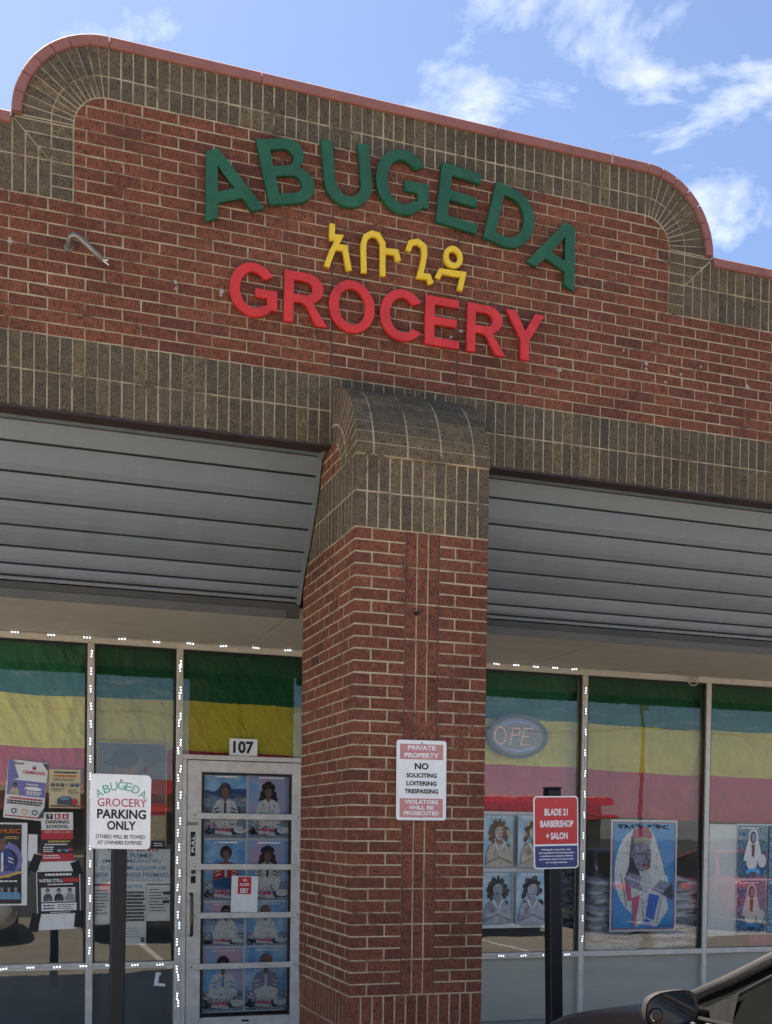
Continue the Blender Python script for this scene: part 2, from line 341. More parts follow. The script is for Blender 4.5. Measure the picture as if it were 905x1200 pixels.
def poly_brick(name, poly, mat, parent, base, depth=.09):
    poly = [(p[0], p[1]) for p in poly]
    cx = sum(p[0] for p in poly)/len(poly); cz = sum(p[1] for p in poly)/len(poly)
    mb = MB(); prism(mb, [(p[0]-cx, p[1]-cz) for p in poly], 0, depth, .003, frw, .0008)
    return mb.build(name, mat, parent, (cx-base[0], random.uniform(-.002, .002)-base[1], cz-base[2]))
rest_red, rest_dark = MB(), MB()
def rest(mb, poly, y=0): prism(mb, poly, y+random.uniform(-.002, .002), y+.09, .0035, lambda u, v, d: (u-W0.x, d-W0.y, v-W0.z), .0010)
g = J/2
panel = [(XC-PW, ZS0-.5), (XC+PW, ZS0-.5)]+arc(XC+HW-AR, ZA, AR-.318, AR-.318, 0, 90, 8)+arc(XC-HW+AR, ZA, AR-.318, AR-.318, 90, 180, 8)
CJ = (-.006, .806)      # two control joints in line with the pillar's sides
field = []
for row in range(0, 11+10):
    z0 = ZB1+row*C; off = XW+(B/2 if row % 2 else 0)
    k0 = int((XL-off)/B)-1
    for k in range(k0, int((XR-off)/B)+1):
        x0, x1 = off+k*B, off+(k+1)*B
        parts = [(x0, x1)]
        for c in CJ:
            parts = [q for a, b in parts for q in (((a, c), (c, b)) if a+.004 < c < b-.004 else ((a, b),))]
        for a, b in parts:
            r = [(a+g, z0+g), (b-g, z0+g), (b-g, z0+C-g), (a+g, z0+C-g)]
            if row >= 11:
                q = clip_convex(r, inset(panel, g)) if len(panel) else r
                if len(q) < 3 or area(q) < .0004: continue
                whole = abs(area(q)-area(r)) < 1e-7
                field.append((a, b, z0, None if whole else q))
            else: field.append((max(a, XL), min(b, XR), z0, None))
vis = lambda x, m=.1: -1.92-m < x < 3.2+m
inview = sorted([f for f in field if vis((f[0]+f[1])/2) and f[1]-f[0] > .05], key=lambda f: -((f[1]-f[0])*(4.65-(f[0]+f[1])/2*.2)))
chosen = set(id(f) for f in inview[:300])
for f in field:
    a, b, z0, q = f
    if b-a < .02: continue
    if id(f) in chosen:
        if q is None: box_brick('brick', (a+b)/2, z0+C/2, b-a-J, C-J, RED, wall, W0)
        else: poly_brick('brick', q, RED, wall, W0)
    else: rest(rest_red, q or [(a+g, z0+g), (b-g, z0+g), (b-g, z0+C-g), (a+g, z0+C-g)])
# lower soldier band: two rows of upright bricks
nb = int((XR-XL)/C)
for rowi in range(2):
    z0 = ZB0+rowi*3*C
    for k in range(int((XL-XW)/C), int((XR-XW)/C)):
        x = XW+k*C
        if vis(x): box_brick('soldier_brick', x+C/2, z0+1.5*C, C-J, 3*C-J, DARK, wall, W0)
        else: rest(rest_dark, [(x+g, z0+g), (x+C-g, z0+g), (x+C-g, z0+3*C-g), (x+g, z0+3*C-g)])
# stepped bands, mitres, border columns, arcs and top of the parapet
for s in (-1, 1):
    X = lambda d: XC+s*d                        # d = distance from the parapet's middle
    def P(pts): return pts if s > 0 else pts[::-1]
    dm0, dm1 = HW, HW-.2; mz0, mz1 = ZS1-.008, ZS1-.208
    far = (XR-XC) if s > 0 else (XC-XL)
    for rowi in range(2):
        z0 = ZS0+rowi*3*C; d = HW-.2
        while d < far-C:
            r = P([(X(d+g), z0+g), (X(d+C-g), z0+g), (X(d+C-g), z0+3*C-g), (X(d+g), z0+3*C-g)])
            if rowi == 1 and d < HW:
                a, b = (X(dm0), mz0), (X(dm1), mz1)
                q = clip(r, (a[0], a[1]-g*1.4), (b[0], b[1]-g*1.4)) if s > 0 else clip(r, (b[0], b[1]-g*1.4), (a[0], a[1]-g*1.4))
            else: q = r
            if len(q) >= 3 and area(q) > .0003:
                if vis(X(d), .2): poly_brick('border_brick', q, DARK, wall, W0)
                else: rest(rest_dark, q)
            d += C
    z = ZS0                                       # inner ring, one header wide, up to the spring of the arc
    while z < ZA-.01:
        z1 = min(z+C, ZA); q = P([(X(PW+g), z+g), (X(HW-.2-g), z+g), (X(HW-.2-g), z1-g), (X(PW+g), z1-g)])
        poly_brick('border_brick', q, DARK, wall, W0)
        q = P([(X(HW-.2+g), z+g), (X(HW-.004), z+g), (X(HW-.004), z1-g), (X(HW-.2+g), z1-g)])
        a, b = (X(dm0), mz0+g*1.4), (X(dm1), mz1+g*1.4)
        q = clip(q, b, a) if s > 0 else clip(q, a, b)
        if len(q) >= 3 and area(q) > .0003: poly_brick('border_brick', q, DARK, wall, W0)
        z += C
    cx = X(HW-AR); nW = 12
    for k in range(nW):
        a0, a1 = 90*k/nW, 90*(k+1)/nW
        for r0_, r1_ in ((AR-.318, AR-.2), (AR-.2, AR)):
            da0 = math.degrees(g*.8/r0_); da1 = math.degrees(g*.8/r1_); rr0, rr1 = r0_+g*.8, r1_-g*.8
            pts = [(rr0, a0+da0), (rr1, a0+da1), (rr1, (a0+a1)/2), (rr1, a1-da1), (rr0, a1-da0)]
            q = P([(cx+s*r*math.cos(R(a)), ZA+r*math.sin(R(a))) for r, a in pts])
            poly_brick('border_brick', q, DARK, wall, W0)
x = XC-HW+AR; nT = 51; cT = 2*(HW-AR)/nT
for k in range(nT):
    for z0, z1 in ((ZT-.318, ZT-.2), (ZT-.2, ZT)): box_brick('border_brick', x+cT*(k+.5), (z0+z1)/2, cT-J, z1-z0-J, DARK, wall, W0)
tag(rest_red.build('brick_remainder', RED, wall), kind='stuff'); tag(rest_dark.build('dark_brick_remainder', DARK, wall), kind='stuff')
# mortar body: the whole outline, 6 mm behind the brick faces
out = [(XL, ZB0+.002), (XR, ZB0+.002), (XR, ZS1-.01), (XC+HW-.006, ZS1-.01)]+arc(XC+HW-AR, ZA, AR-.006, AR-.006, 0, 90, 16)+arc(XC-HW+AR, ZA, AR-.006, AR-.006, 90, 180, 16)+[(XC-HW+.006, ZS1-.01), (XL, ZS1-.01)]
me = curve_mesh([out], .29, 0, 'mortar'); me.transform(UP); me.transform(Matrix.Translation((-W0.x, .0042+.145, -W0.z))); obj('mortar', me, MORTAR, wall)
for c in CJ:
    MB().box(c-.0045-W0.x, c+.0045-W0.x, .0015, .02, .41, (ZS1+.12 if c < 0 else ZS1+.12)-ZB0+.30).build('control_joint', SEAL, wall)
# steel lintel at the foot of the wall
mb = MB().box(XL-W0.x, -.09-W0.x+.0, .004, .30, -.014, -.002).box(XL-W0.x, -.09-W0.x, .004, .012, -.016, .0)
MB().box(XL-W0.x, .0-W0.x-.004, -.006, .31, -.016, -.001).build('lintel', LINTEL, wall)
MB().box(.8128-W0.x+.004, XR-W0.x, -.006, .31, -.016, -.001).build('lintel', LINTEL, wall)
# metal coping
def coping(pts, nrm, seal=False):
    """pts: path along the outline; nrm: outward normals"""
    mb = MB(); n = len(pts); o = .010; i_ = -.046
    for (px, pz), (nx, nz) in zip(pts, nrm):
        for rr, y in ((i_, -.016), (i_+.004, -.022), (o-.006, -.022), (o, -.016), (o, .325), (i_, .325)):
            mb.v.append((px+nx*rr-W0.x, y-W0.y, pz+nz*rr-W0.z))
    for k in range(n-1):
        for j in range(6): mb.f.append((k*6+j, k*6+(j+1) % 6, (k+1)*6+(j+1) % 6, (k+1)*6+j)); mb.mi.append(0)
    mb.f += [(0, 1, 2, 3, 4, 5), tuple((n-1)*6+j for j in range(5, -1, -1))]; mb.mi += [0, 0]
    return mb.build('coping_section', COPING, wall)
def straight(x0, x1, z, m=2): return coping([(x0+(x1-x0)*i/m, z) for i in range(m+1)], [(0, 1)]*(m+1))
gp = .0022
brk = [XC-HW+AR, -.45, 1.05, 1.86, XC+HW-AR]
for a, b in zip(brk, brk[1:]): straight(a+gp, b-gp, ZT)
MB().box(1.86-.007-W0.x, 1.86+.007-W0.x, -.0235, .2, ZT-.046-W0.z, ZT+.0115-W0.z).build('coping_sealant', SPLAT, wall)
for s in (-1, 1):
    cx = XC+s*(HW-AR)
    for k in range(7):
        a0, a1 = 90*k/7+.28, 90*(k+1)/7-.28; an = [a0+(a1-a0)*i/3 for i in range(4)]
        coping([(cx+s*AR*math.cos(R(a)), ZA+AR*math.sin(R(a))) for a in an], [(s*math.cos(R(a)), math.sin(R(a))) for a in an])
    # short upright to the inner corner, then out along the step
    xo = XC+s*HW
    coping([(xo, ZA-.002), (xo, ZS1+.012)], [(s, 0), (s, 0)])
    e = XR if s > 0 else XL; st = 2.2; x = xo+s*.011; 
    while (e-x)*s > .3:
        x2 = x+s*st if (e-x-s*st)*s > 0 else e
        straight(min(x, x2)+gp, max(x, x2)-gp, ZS1); x = x2
# pale patches of old mortar where fixings were pulled out
for (px, pz, rr) in ((-1.831, 4.744, .024), (-.933, 4.672, .018), (-.932, 4.636, .016), (-.668, 4.665, .018), (-.672, 4.64, .015), (2.149, 4.665, .02), (2.149, 4.625, .018), (2.417, 4.628, .02), (2.425, 4.59, .02), (2.945, 4.62, .028), (1.515, 4.53, .024), (.827, 4.667, .018), (.76, 4.62, .014), (2.3, 4.56, .013), (2.57, 4.70, .012), (1.98, 4.72, .013)):
    mb = MB(); n = 11; ring = []
    v = [(0, -.004, 0)]
    for kk, yy in ((.55, -.0038), (1, -.0005)):
        for i in range(n):
            q = rr*.72*kk*random.uniform(.45, 1.35); v.append((q*math.cos(2*math.pi*i/n), yy, q*math.sin(2*math.pi*i/n)))
    f = [(0, 1+i, 1+(i+1) % n) for i in range(n)]+[(1+i, 1+n+i, 1+n+(i+1) % n, 1+(i+1) % n) for i in range(n)]
    mb.add(v, f).build('mortar_patch', SPLAT, wall, (px-W0.x, -.0015, pz-W0.z))
# cut conduit stub
pipe = empty('conduit_stub', (-1.512, 0, 4.78), 'bent grey conduit stub with cut wires sticking out of the red brick wall', 'conduit')
MB().tube([(-.012, .02, -.02), (-.012, -.05, -.012), (-.008, -.075, .006), (.01, -.088, .014), (.04, -.09, .004), (.10, -.09, -.045), (.165, -.09, -.098)], .015, 10).build('pipe', STEEL, pipe, smooth=True)
MB().tube([(-.012, -.002, -.02), (-.012, -.012, -.02)], .026, 12).build('flange', STEEL, pipe)
for i, m_ in enumerate((BLACK, WHITE, WHITE)):
    a = i*2.1; MB().tube([(.16, -.09+.004*math.cos(a), -.094+.004*math.sin(a)), (.178+.003*i, -.09+.008*math.cos(a), -.106+.008*math.sin(a)), (.188+.004*i, -.09+.014*math.cos(a), -.108+.016*math.sin(a))], .0035, 6).build('wire', m_, pipe)

# ================================================================ brick pillar with quarter-round cap
PY = -.5; PD = 5.5*B; PWD = 4*B; ZP0 = 3.26-39*C; ZP1 = 3.26; ZP2 = ZP1+6*C; RC = .512
pil = empty('brick_pillar', (PWD/2, PY+PD/2, SW), 'red brick pillar with rounded dark brick cap standing before the shopfront', 'pillar')
P0 = Vector((PWD/2, PY+PD/2, SW))
prest, pdrest = MB(), MB()
def boxb(name, x0, x1, y0, y1, z0, z1, mat, faces='', parent=pil):
    """brick as a chamfered block in pillar space; shared meshes by size"""
    key = ('p', round(x1-x0, 4), round(y1-y0, 4), round(z1-z0, 4), mat.name, random.randrange(4))
    if key not in BOXC:
        mb = MB(); a, b, c = (x1-x0)/2, (y1-y0)/2, (z1-z0)/2; mb.box(-a, a, -b, b, -c, c, .0018)
        jx = [random.uniform(-.0011, .0011) for _ in range(8)]
        mb.v = [(x+jx[(x > 0)+2*(y > 0)+4*(z > 0)]*.5, y+jx[(x > 0)+2*(z > 0)]*.7, z+jx[(x > 0)+2*(y > 0)]*.9) for x, y, z in mb.v]
        BOXC[key] = mb.mesh('brick'); BOXC[key].materials.append(mat)
    jt = random.uniform(-.0009, .0004)
    return obj(name, BOXC[key], mat, parent, ((x0+x1)/2-P0.x+(jt if 's' in faces else 0), (y0+y1)/2-P0.y+(jt if 'f' in faces else 0), (z0+z1)/2-P0.z))
h = B/2
front_b, side_b, back_b = [], [], []
for n in range(39):
    z1 = ZP1-n*C-g; z0 = z1-C+J
    A = n % 2 == 0
    if A:
        front_b += [(0, h-g, PY, PY+B-g, z0, z1), (h+g, 1.5*B-g, PY, PY+.09, z0, z1), (2.5*B+g, 3.5*B-g, PY, PY+.09, z0, z1), (3.5*B+g, PWD, PY, PY+B-g, z0, z1)]
        ys = [PY+B*(i+1) for i in range(5)]+[PY+PD]
    else:
        front_b += [(0, B-g, PY, PY+h-g, z0, z1), (B+g, 1.5*B-g, PY, PY+.09, z0, z1), (2.5*B+g, 3*B-g, PY, PY+.09, z0, z1), (3*B+g, PWD, PY, PY+h-g, z0, z1)]
        ys = [PY+h+B*i for i in range(6)]
    for a, b in zip(ys, ys[1:]):
        side_b.append((0, .09, a+g, b-(g if b < PY+PD-.01 else 0), z0, z1)); back_b.append((PWD-.09, PWD, a+g, b-(g if b < PY+PD-.01 else 0), z0, z1))
    xs = [.09+(h if A else 0)+B*i for i in range(-1, 5)]
    for a, b in zip(xs, xs[1:]):
        a, b = max(a, .094), min(b, PWD-.094)
        if b-a > .03: back_b.append((a+g, b-g, PY+PD-.09, PY+PD, z0, z1))
for q in front_b: boxb('brick', *q, RED, 'f')
left = 300-len(front_b)
for i, q in enumerate(side_b):
    if i < left: boxb('brick', *q, RED, 's')
    else: prest.box(*[q[j]-P0[j//2] for j in range(6)], .0035)
for q in back_b: prest.box(*[q[j]-P0[j//2] for j in range(6)], .0035)
# raised stripe of upright bricks up the middle, base soldiers, dark soldiers
for k in range(13):
    z1 = ZP1-k*3*C-g; z0 = z1-3*C+J
    for i in range(3): boxb('stripe_brick', 1.5*B+i*C+g, 1.5*B+(i+1)*C-g, PY-.001, PY+.08, z0, z1, RED, 'f')
for x in (1.5*B, 2.5*B): MB().box(x-.0035-P0.x, x+.0035-P0.x, PY-.0005-P0.y, PY+.02-P0.y, ZP0-P0.z, ZP1-.003-P0.z).build('control_joint', SEAL, pil)
def ring_soldiers(name, z0, z1, mat):
    for i in range(12): boxb(name, i*C+(g if i else 0), (i+1)*C-(g if i < 11 else 0), PY, PY+(C-g if i in (0, 11) else .08), z0+g, z1-g, mat, 'f')
    ny = int((PD-C)/C)
    for i in range(1, ny+1):
        y0, y1 = PY+i*C, PY+(i+1)*C
        boxb(name, 0, .08, y0+g, y1-g, z0+g, z1-g, mat, 's')
        (prest if mat is RED else pdrest).box(PWD-.08-P0.x, PWD-P0.x, y0+g-P0.y, y1-g-P0.y, z0+g-P0.z, z1-g-P0.z, .0035)
z = ZP0
while z > SW+.01: z2 = max(z-3*C, SW+.002); ring_soldiers('base_brick', z2, z, RED); z = z2
for r in range(2): ring_soldiers('soldier_brick', ZP1+r*3*C, ZP1+(r+1)*3*C, DARK)
# rounded cap: quarter cylinder about (Y=0, Z=ZP2)
def wedge(name, r0_, r1_, a0, a1, x0, x1, mat, gx0=g, gx1=g):
    da0 = math.degrees(g*.7/r0_); da1 = math.degrees(g*.7/r1_)
    pts = [(r0_, a0+da0), (r1_, a0+da1), (r1_, (a0+a1)/2), (r1_, a1-da1), (r0_, a1-da0)]
    yz = [(-r*math.cos(R(a)), ZP2+r*math.sin(R(a))) for r, a in pts]
    mb = MB(); cy = sum(p[0] for p in yz)/5; cz = sum(p[1] for p in yz)/5; cx = (x0+x1)/2
    xa, xb = x0+gx0-cx, x1-gx1-cx; ch = .003
    inn = inset(yz if area(yz) > 0 else yz[::-1], ch); yy = yz if area(yz) > 0 else yz[::-1]
    jr = 0; v = [(xa, p[0]-cy, p[1]-cz) for p in inn]+[(xa+ch, p[0]-cy, p[1]-cz) for p in yy]+[(xb-ch, p[0]-cy, p[1]-cz) for p in yy]+[(xb, p[0]-cy, p[1]-cz) for p in inn]
    f = [tuple(range(4, -1, -1)), tuple(range(15, 20))]
    for k in range(3):
        for i in range(5): f.append((k*5+i, k*5+(i+1) % 5, (k+1)*5+(i+1) % 5, (k+1)*5+i))
    jr = random.uniform(-.0004, .0012); am = R((a0+a1)/2)
    mb.add(v, f).build(name, mat, pil, (cx-P0.x, cy-P0.y-jr*math.cos(am), cz-P0.z+jr*math.sin(am)))
nc = 12
for k in range(nc):
    a0, a1 = 90*k/nc, 90*(k+1)/nc
    wedge('cap_brick', RC-.205, RC, a0, a1, 0, h, DARK, 0, g)
    for j in range(3): wedge('cap_brick', RC-.09, RC, a0, a1, h+j*B, h+(j+1)*B, DARK)
    wedge('cap_brick', RC-.205, RC, a0, a1, 3.5*B, PWD, DARK, g, 0)
for k in range(6):
    wedge('cap_brick', RC-.305, RC-.205-J, 15*k, 15*k+15, 0, .08, DARK, 0, g); wedge('cap_brick', RC-.305, RC-.205-J, 15*k, 15*k+15, PWD-.08, PWD, DARK, g, 0)
qd = [(0, ZP2), (0, ZP2+RC-.31)]+arc(0, ZP2, RC-.31, RC-.31, 90, 180, 8)[1:]
if area(qd) < 0: qd = qd[::-1]
for k in range(4):
    for i in range(-3, 1):
        y0 = i*B+(h if k % 2 else 0)-B+.1; r = [(y0+g, ZP2+k*C+g), (y0+B-g, ZP2+k*C+g), (y0+B-g, ZP2+(k+1)*C-g), (y0+g, ZP2+(k+1)*C-g)]
        q = clip_convex(r, qd)
        if len(q) >= 3 and area(q) > .0004:
            mb = MB(); prism(mb, q, 0, .08, .003, lambda u, v, d: (d-P0.x, u-P0.y, v-P0.z), .0006); mb.build('brick_in_cap', RED, pil)
for k in range(3):
    for i in range(3):
        y0 = .0 if i == 0 else i*B-(h if k % 2 else 0); y1 = (i+1)*B-(h if k % 2 else 0)
        boxb('brick_in_cap', 0, .08, y0+g, y1-g, ZP2+k*C+g, ZP2+(k+1)*C-g, RED, 's')
if prest.v: tag(prest.build('brick_remainder', RED, pil), kind='stuff')
if pdrest.v: tag(pdrest.build('dark_brick_remainder', DARK, pil), kind='stuff')
q_ = .0012
core = MB().box(q_-P0.x, PWD-q_-P0.x, PY+q_-P0.y, PY+PD-q_-P0.y, 0, ZP2-P0.z)
capo = [(0, ZP2)]+arc(0, ZP2, RC-q_, RC-q_, 90, 180, 20)+[(0, ZP2)]
mb = MB(); pts = arc(0, ZP2-.003, RC-q_, RC-q_, 90, 180, 20)+[(0, ZP2-.003)]; n = len(pts)
for X_ in (q_, PWD-q_): mb.v += [(X_-P0.x, p[0]-P0.y, p[1]-P0.z) for p in pts]
mb.f = [tuple(range(n)), tuple(range(2*n-1, n-1, -1))]+[(i, (i+1) % n, n+(i+1) % n, n+i) for i in range(n)]; mb.mi = [0]*len(mb.f)
core.add(mb.v, mb.f); core.box(q_-P0.x, PWD-q_-P0.x, .002-P0.y, PY+PD-q_-P0.y, ZP2-P0.z, ZP2+.195-P0.z); core.build('mortar', MORTAR, pil)
MB().tube([(.372-P0.x, PY-.004-P0.y, 2.80-P0.z), (.372-P0.x, PY-.022-P0.y, 2.80-P0.z)], .012, 8).build('anchor_bolt', BLACK, pil)

# ================================================================ canopy: curved metal soffit panels, fascia, ceiling
prof = [(.085, 3.858), (.17, 3.835), (.20, 3.78), (.26, 3.64), (.345, 3.50), (.46, 3.34), (.56, 3.22), (.66, 3.04)]
import bisect
acc = [0]
for p, q in zip(prof, prof[1:]): acc.append(acc[-1]+math.hypot(q[0]-p[0], q[1]-p[1]))
def pat(t):
    t = min(max(t, 0), acc[-1]-1e-6); i = bisect.bisect_right(acc, t)-1; i = min(i, len(prof)-2); k = (t-acc[i])/(acc[i+1]-acc[i])
    return Vector((prof[i][0]+(prof[i+1][0]-prof[i][0])*k, prof[i][1]+(prof[i+1][1]-prof[i][1])*k))
cuts = [.0, .075, .198, .365, .530, .680, .815, .920, .992, acc[-1]]
def soffit(x0, x1, label, end):
    o = empty('metal_soffit', ((x0+x1)/2, .4, 3.04), label, 'soffit', 'curved metal soffits'); ox, oy, oz = (x0+x1)/2, .4, 3.04
    for a, b in zip(cuts, cuts[1:]):
        mb = MB(); m = 4; ts = [a+.007+(b-a-.014)*i/m for i in range(m+1)]
        pr = []
        for i, t in enumerate(ts):
            d = (pat(t+.02)-pat(t-.02)).normalized(); nr = Vector((-abs(d.y), -abs(d.x)))  # outward: to the street and down
            bow = .004*math.sin(math.pi*i/m)**.5 if b-a > .05 else .003
            pr.append((pat(t), nr, bow))
        sec = [p+nr*-.022 for p, nr, bw in pr[:1]]+[p+nr*bw for p, nr, bw in pr]+[p+nr*-.022 for p, nr, bw in pr[-1:]]
        for X_ in (x0, x1): mb.v += [(X_-ox, p[0]-oy, p[1]-oz) for p in sec]
        n = len(sec); mb.f = [(i, i+1, n+i+1, n+i) for i in range(n-1)]+[tuple(range(n)), tuple(range(2*n-1, n-1, -1))]; mb.mi = [0]*len(mb.f)
        mb.build('panel', SOFFIT, o)
    mb = MB(); n = len(prof)                                   # dark backing seen in the grooves
    for X_ in (x0, x1): mb.v += [(X_-ox, p[0]+.020-oy, p[1]+.014-oz) for p in prof]
    mb.f = [(i, i+1, n+i+1, n+i) for i in range(n-1)]; mb.mi = [0]*len(mb.f); mb.build('backing', ALUD, o)
    for X_, sgn in end:                                        # edge trim against the pillar
        mb = MB()
        for dx in (0, -.022*sgn):
            for p in prof: mb.v += [(X_+dx-ox, p[0]-.016-oy, p[1]-.012-oz), (X_+dx-ox, p[0]+.02-oy, p[1]+.012-oz)]
        k = 2*n
        for i in range(n-1):
            for base_ in (0, k): mb.f.append((base_+2*i, base_+2*i+1, base_+2*i+3, base_+2*i+2))
            mb.f.append((2*i, 2*i+2, k+2*i+2, k+2*i))
        mb.mi = [0]*len(mb.f); mb.build('edge_trim', SOFFIT, o)
    MB().box(x0-ox, x1-ox, .655-oy, .70-oy, 2.945-oz, 3.038-oz, .003).build('fascia', FASC, o)
    xx = x0
    while xx < x1-.1:
        x2 = min(xx+3.05, x1); MB().box(xx+.001-ox, x2-.001-ox, .646-oy, .652-oy, 2.935-oz, 2.990-oz, .001).build('drip_edge', plain_drip, o); xx = x2
FASC = plain('fascia_metal', (.085, .078, .066), .7, var=.12, scale=5, spec=.1)
plain_drip = plain('drip_metal', (.125, .115, .098), .6, var=.12, scale=5, spec=.15)
soffit(XL, -.012, 'grey panelled metal soffit over the windows left of the brick pillar', [(-.010, 1)])
soffit(.826, XR, 'grey panelled metal soffit over the windows right of the brick pillar', [])
S = 2.25; ZCE = 3.0
cl = tag(empty('canopy_ceiling', (XC, 1.4, ZCE), None, None), 'pale flat boarded ceiling above the shop windows', 'ceiling')
xx = XL
for b in [-4.9, -2.45, .0, 2.45, 4.9, 7.3, XR]:
    MB().box(xx+.004-XC, b-.004-XC, .70-1.4, S+.05-1.4, 0, .02, .003).build('board', CEIL, cl); xx = b
MB().box(XL-XC, XR-XC, .70-1.4, S+.05-1.4, .021, .04).build('ceiling_frame', ALUD, cl)
# building body behind: roof, side and back walls, and the dim shop
BODY = plain('render_wall', (.42, .37, .30), .9, var=.1, scale=3)
DIM = plain('shop_inside', (.20, .19, .18), .9, var=.2, scale=2)
bd = tag(empty('shop_building', (XC, 8, LOT), None, None), 'plain body of the shop building behind the brick front', 'building')
o_ = Vector((XC, 8, LOT))
def bpart(name, x0, x1, y0, y1, z0, z1, mt): return MB().box(x0-o_.x, x1-o_.x, y0-o_.y, y1-o_.y, z0-o_.z, z1-o_.z).build(name, mt, bd)
bpart('roof', XL, XR, .31, 14, 4.70, 4.85, BODY)
bpart('back_wall', XL, XR, 13.8, 14, LOT, 4.70, BODY)
bpart('side_wall', XL, XL+.2, S+.12, 13.8, LOT, 4.70, BODY); bpart('side_wall', XR-.2, XR, S+.12, 13.8, LOT, 4.70, BODY)
bpart('interior_ceiling', XL+.2, XR-.2, S+.12, 13.8, 3.04, 3.1, DIM)
bpart('interior_floor', XL+.2, XR-.2, S+.0, 13.8, LOT, SW, DIM)
bpart('interior_wall', XL+.2, XR-.2, 6.0, 6.1, SW, 3.04, DIM)

# ================================================================ wall lettering
GL = {
 'A': [[(0, 0), (.39, 1), (.60, 1), (.99, 0), (.77, 0), (.69, .22), (.30, .22), (.215, 0)], [(.365, .39), (.625, .39), (.495, .745)]],
 'B': [[(0, 0), (.46, 0)]+arc(.46, .288, .325, .288, -84, 58)+arc(.44, .752, .285, .248, -52, 84)+[(.44, 1), (0, 1)],
       [(.2, .17), (.45, .17)]+arc(.45, .298, .125, .128, -80, 80, 8)+[(.45, .426), (.2, .426)], [(.2, .59), (.42, .59)]+arc(.42, .71, .115, .12, -80, 80, 8)+[(.42, .83), (.2, .83)]],
 'U': [[(0, 1), (0, .38)]+arc(.41, .38, .41, .40, 186, 354)+[(.82, .38), (.82, 1), (.615, 1), (.615, .39)]+arc(.41, .39, .205, .235, -6, -174)+[(.205, .39), (.205, 1)]],
 'G': [arc(.47, .5, .47, .52, 36, 318, 30)+[(.93, .14), (.93, .545), (.49, .545), (.49, .375), (.725, .375), (.725, .245)]+arc(.47, .5, .26, .345, 308, 40, 24)],
 'E': [[(0, 0), (.73, 0), (.73, .17), (.205, .17), (.205, .425), (.675, .425), (.675, .595), (.205, .595), (.205, .83), (.71, .83), (.71, 1), (0, 1)]],
 'D': [[(0, 0), (.38, 0)]+arc(.38, .5, .46, .5, -86, 86, 18)+[(.38, 1), (0, 1)], [(.205, .17), (.36, .17)]+arc(.36, .5, .27, .33, -84, 84, 14)+[(.36, .83), (.205, .83)]],
 'R': [[(0, 0), (0, 1), (.47, 1)]+arc(.47, .71, .345, .29, 84, -58, 14)+[(.60, .42), (.905, 0), (.66, 0), (.45, .36), (.37, .405), (.205, .405), (.205, 0)], [(.205, .57), (.45, .57)]+arc(.45, .70, .13, .13, -80, 80, 8)+[(.45, .83), (.205, .83)]],
 'O': [arc(.48, .5, .48, .52, 0, 352, 40), arc(.48, .5, .27, .35, 0, 350, 34)],
 'C': [arc(.47, .5, .47, .52, 35, 325, 30)+arc(.47, .5, .26, .345, 318, 42, 26)],
 'Y': [[(0, 1), (.245, 1), (.465, .62), (.685, 1), (.93, 1), (.57, .42), (.57, 0), (.36, 0), (.36, .42)]],
}
def sign_set(name, label, loc): return empty(name, loc, label, 'sign')
def put_letter(ch, parent, x, z, w, h_, rot, mat, depth, base):
    sp = GL[ch]; xs = [p[0] for p in sp[0]]; k = (max(xs)-min(xs)); mnx = min(xs)
    spl = [[((p[0]-mnx)/k*w, p[1]*h_) for p in s_] for s_ in sp]
    me = curve_mesh(spl, depth, .0008, 'letter', -.0042 if h_ > .33 else -.0030); me.transform(Matrix.Translation((-w/2, 0, 0))); me.transform(Matrix.Rotation(R(rot), 4, 'Z')); me.transform(UP)
    c = Vector((math.cos(R(rot)), math.sin(R(rot))))*w/2
    return obj('letter', me, mat, parent, (x+c.x-base[0], -.008-depth/2-.002-base[1], z+c.y-base[2]))
b1 = Vector((.405, 0, 5.02))
s1 = sign_set('wall_lettering', 'arched row of green capital letters ABUGEDA on the brick parapet', b1)
for ch, x, z, w, rot in (('A', -.775, 5.024, .372, 21.6), ('B', -.402, 5.187, .302, 13.6), ('U', -.062, 5.258, .305, 6.0), ('G', .247, 5.293, .345, .4), ('E', .634, 5.284, .278, -5.6), ('D', .951, 5.249, .315, -13.0), ('A', 1.247, 5.155, .372, -21.4)):
    put_letter(ch, s1, x, z, w, .372, rot, GREEN, .032, b1)
b2 = Vector((.38, 0, 4.53))
s2 = sign_set('wall_lettering', 'straight row of red capital letters GROCERY on the brick wall', b2)
for ch, x, w in (('G', -.632, .284), ('R', -.309, .268), ('O', -.036, .290), ('C', .284, .268), ('E', .575, .229), ('R', .853, .267), ('Y', 1.113, .276)):
    put_letter(ch, s2, x, 4.537, w, .299, 0, REDP, .030, b2)
b3 = Vector((.38, 0, 4.9))
s3 = sign_set('wall_lettering', 'small yellow Ethiopic letters between the green and red rows', b3)
def ribbon(pts, wd):
    pts = [Vector(p) for p in pts]; l, r_ = [], []
    for i, p in enumerate(pts):
        d0 = (p-pts[i-1]).normalized() if i else (pts[1]-p).normalized(); d1 = (pts[i+1]-p).normalized() if i < len(pts)-1 else d0
        n0 = Vector((-d0.y, d0.x)); n1_ = Vector((-d1.y, d1.x)); k = max(1+n0.dot(n1_), .45); o = (n0+n1_)/k*wd/2
        l.append((p+o)[:]); r_.append((p-o)[:])
    return l+r_[::-1]
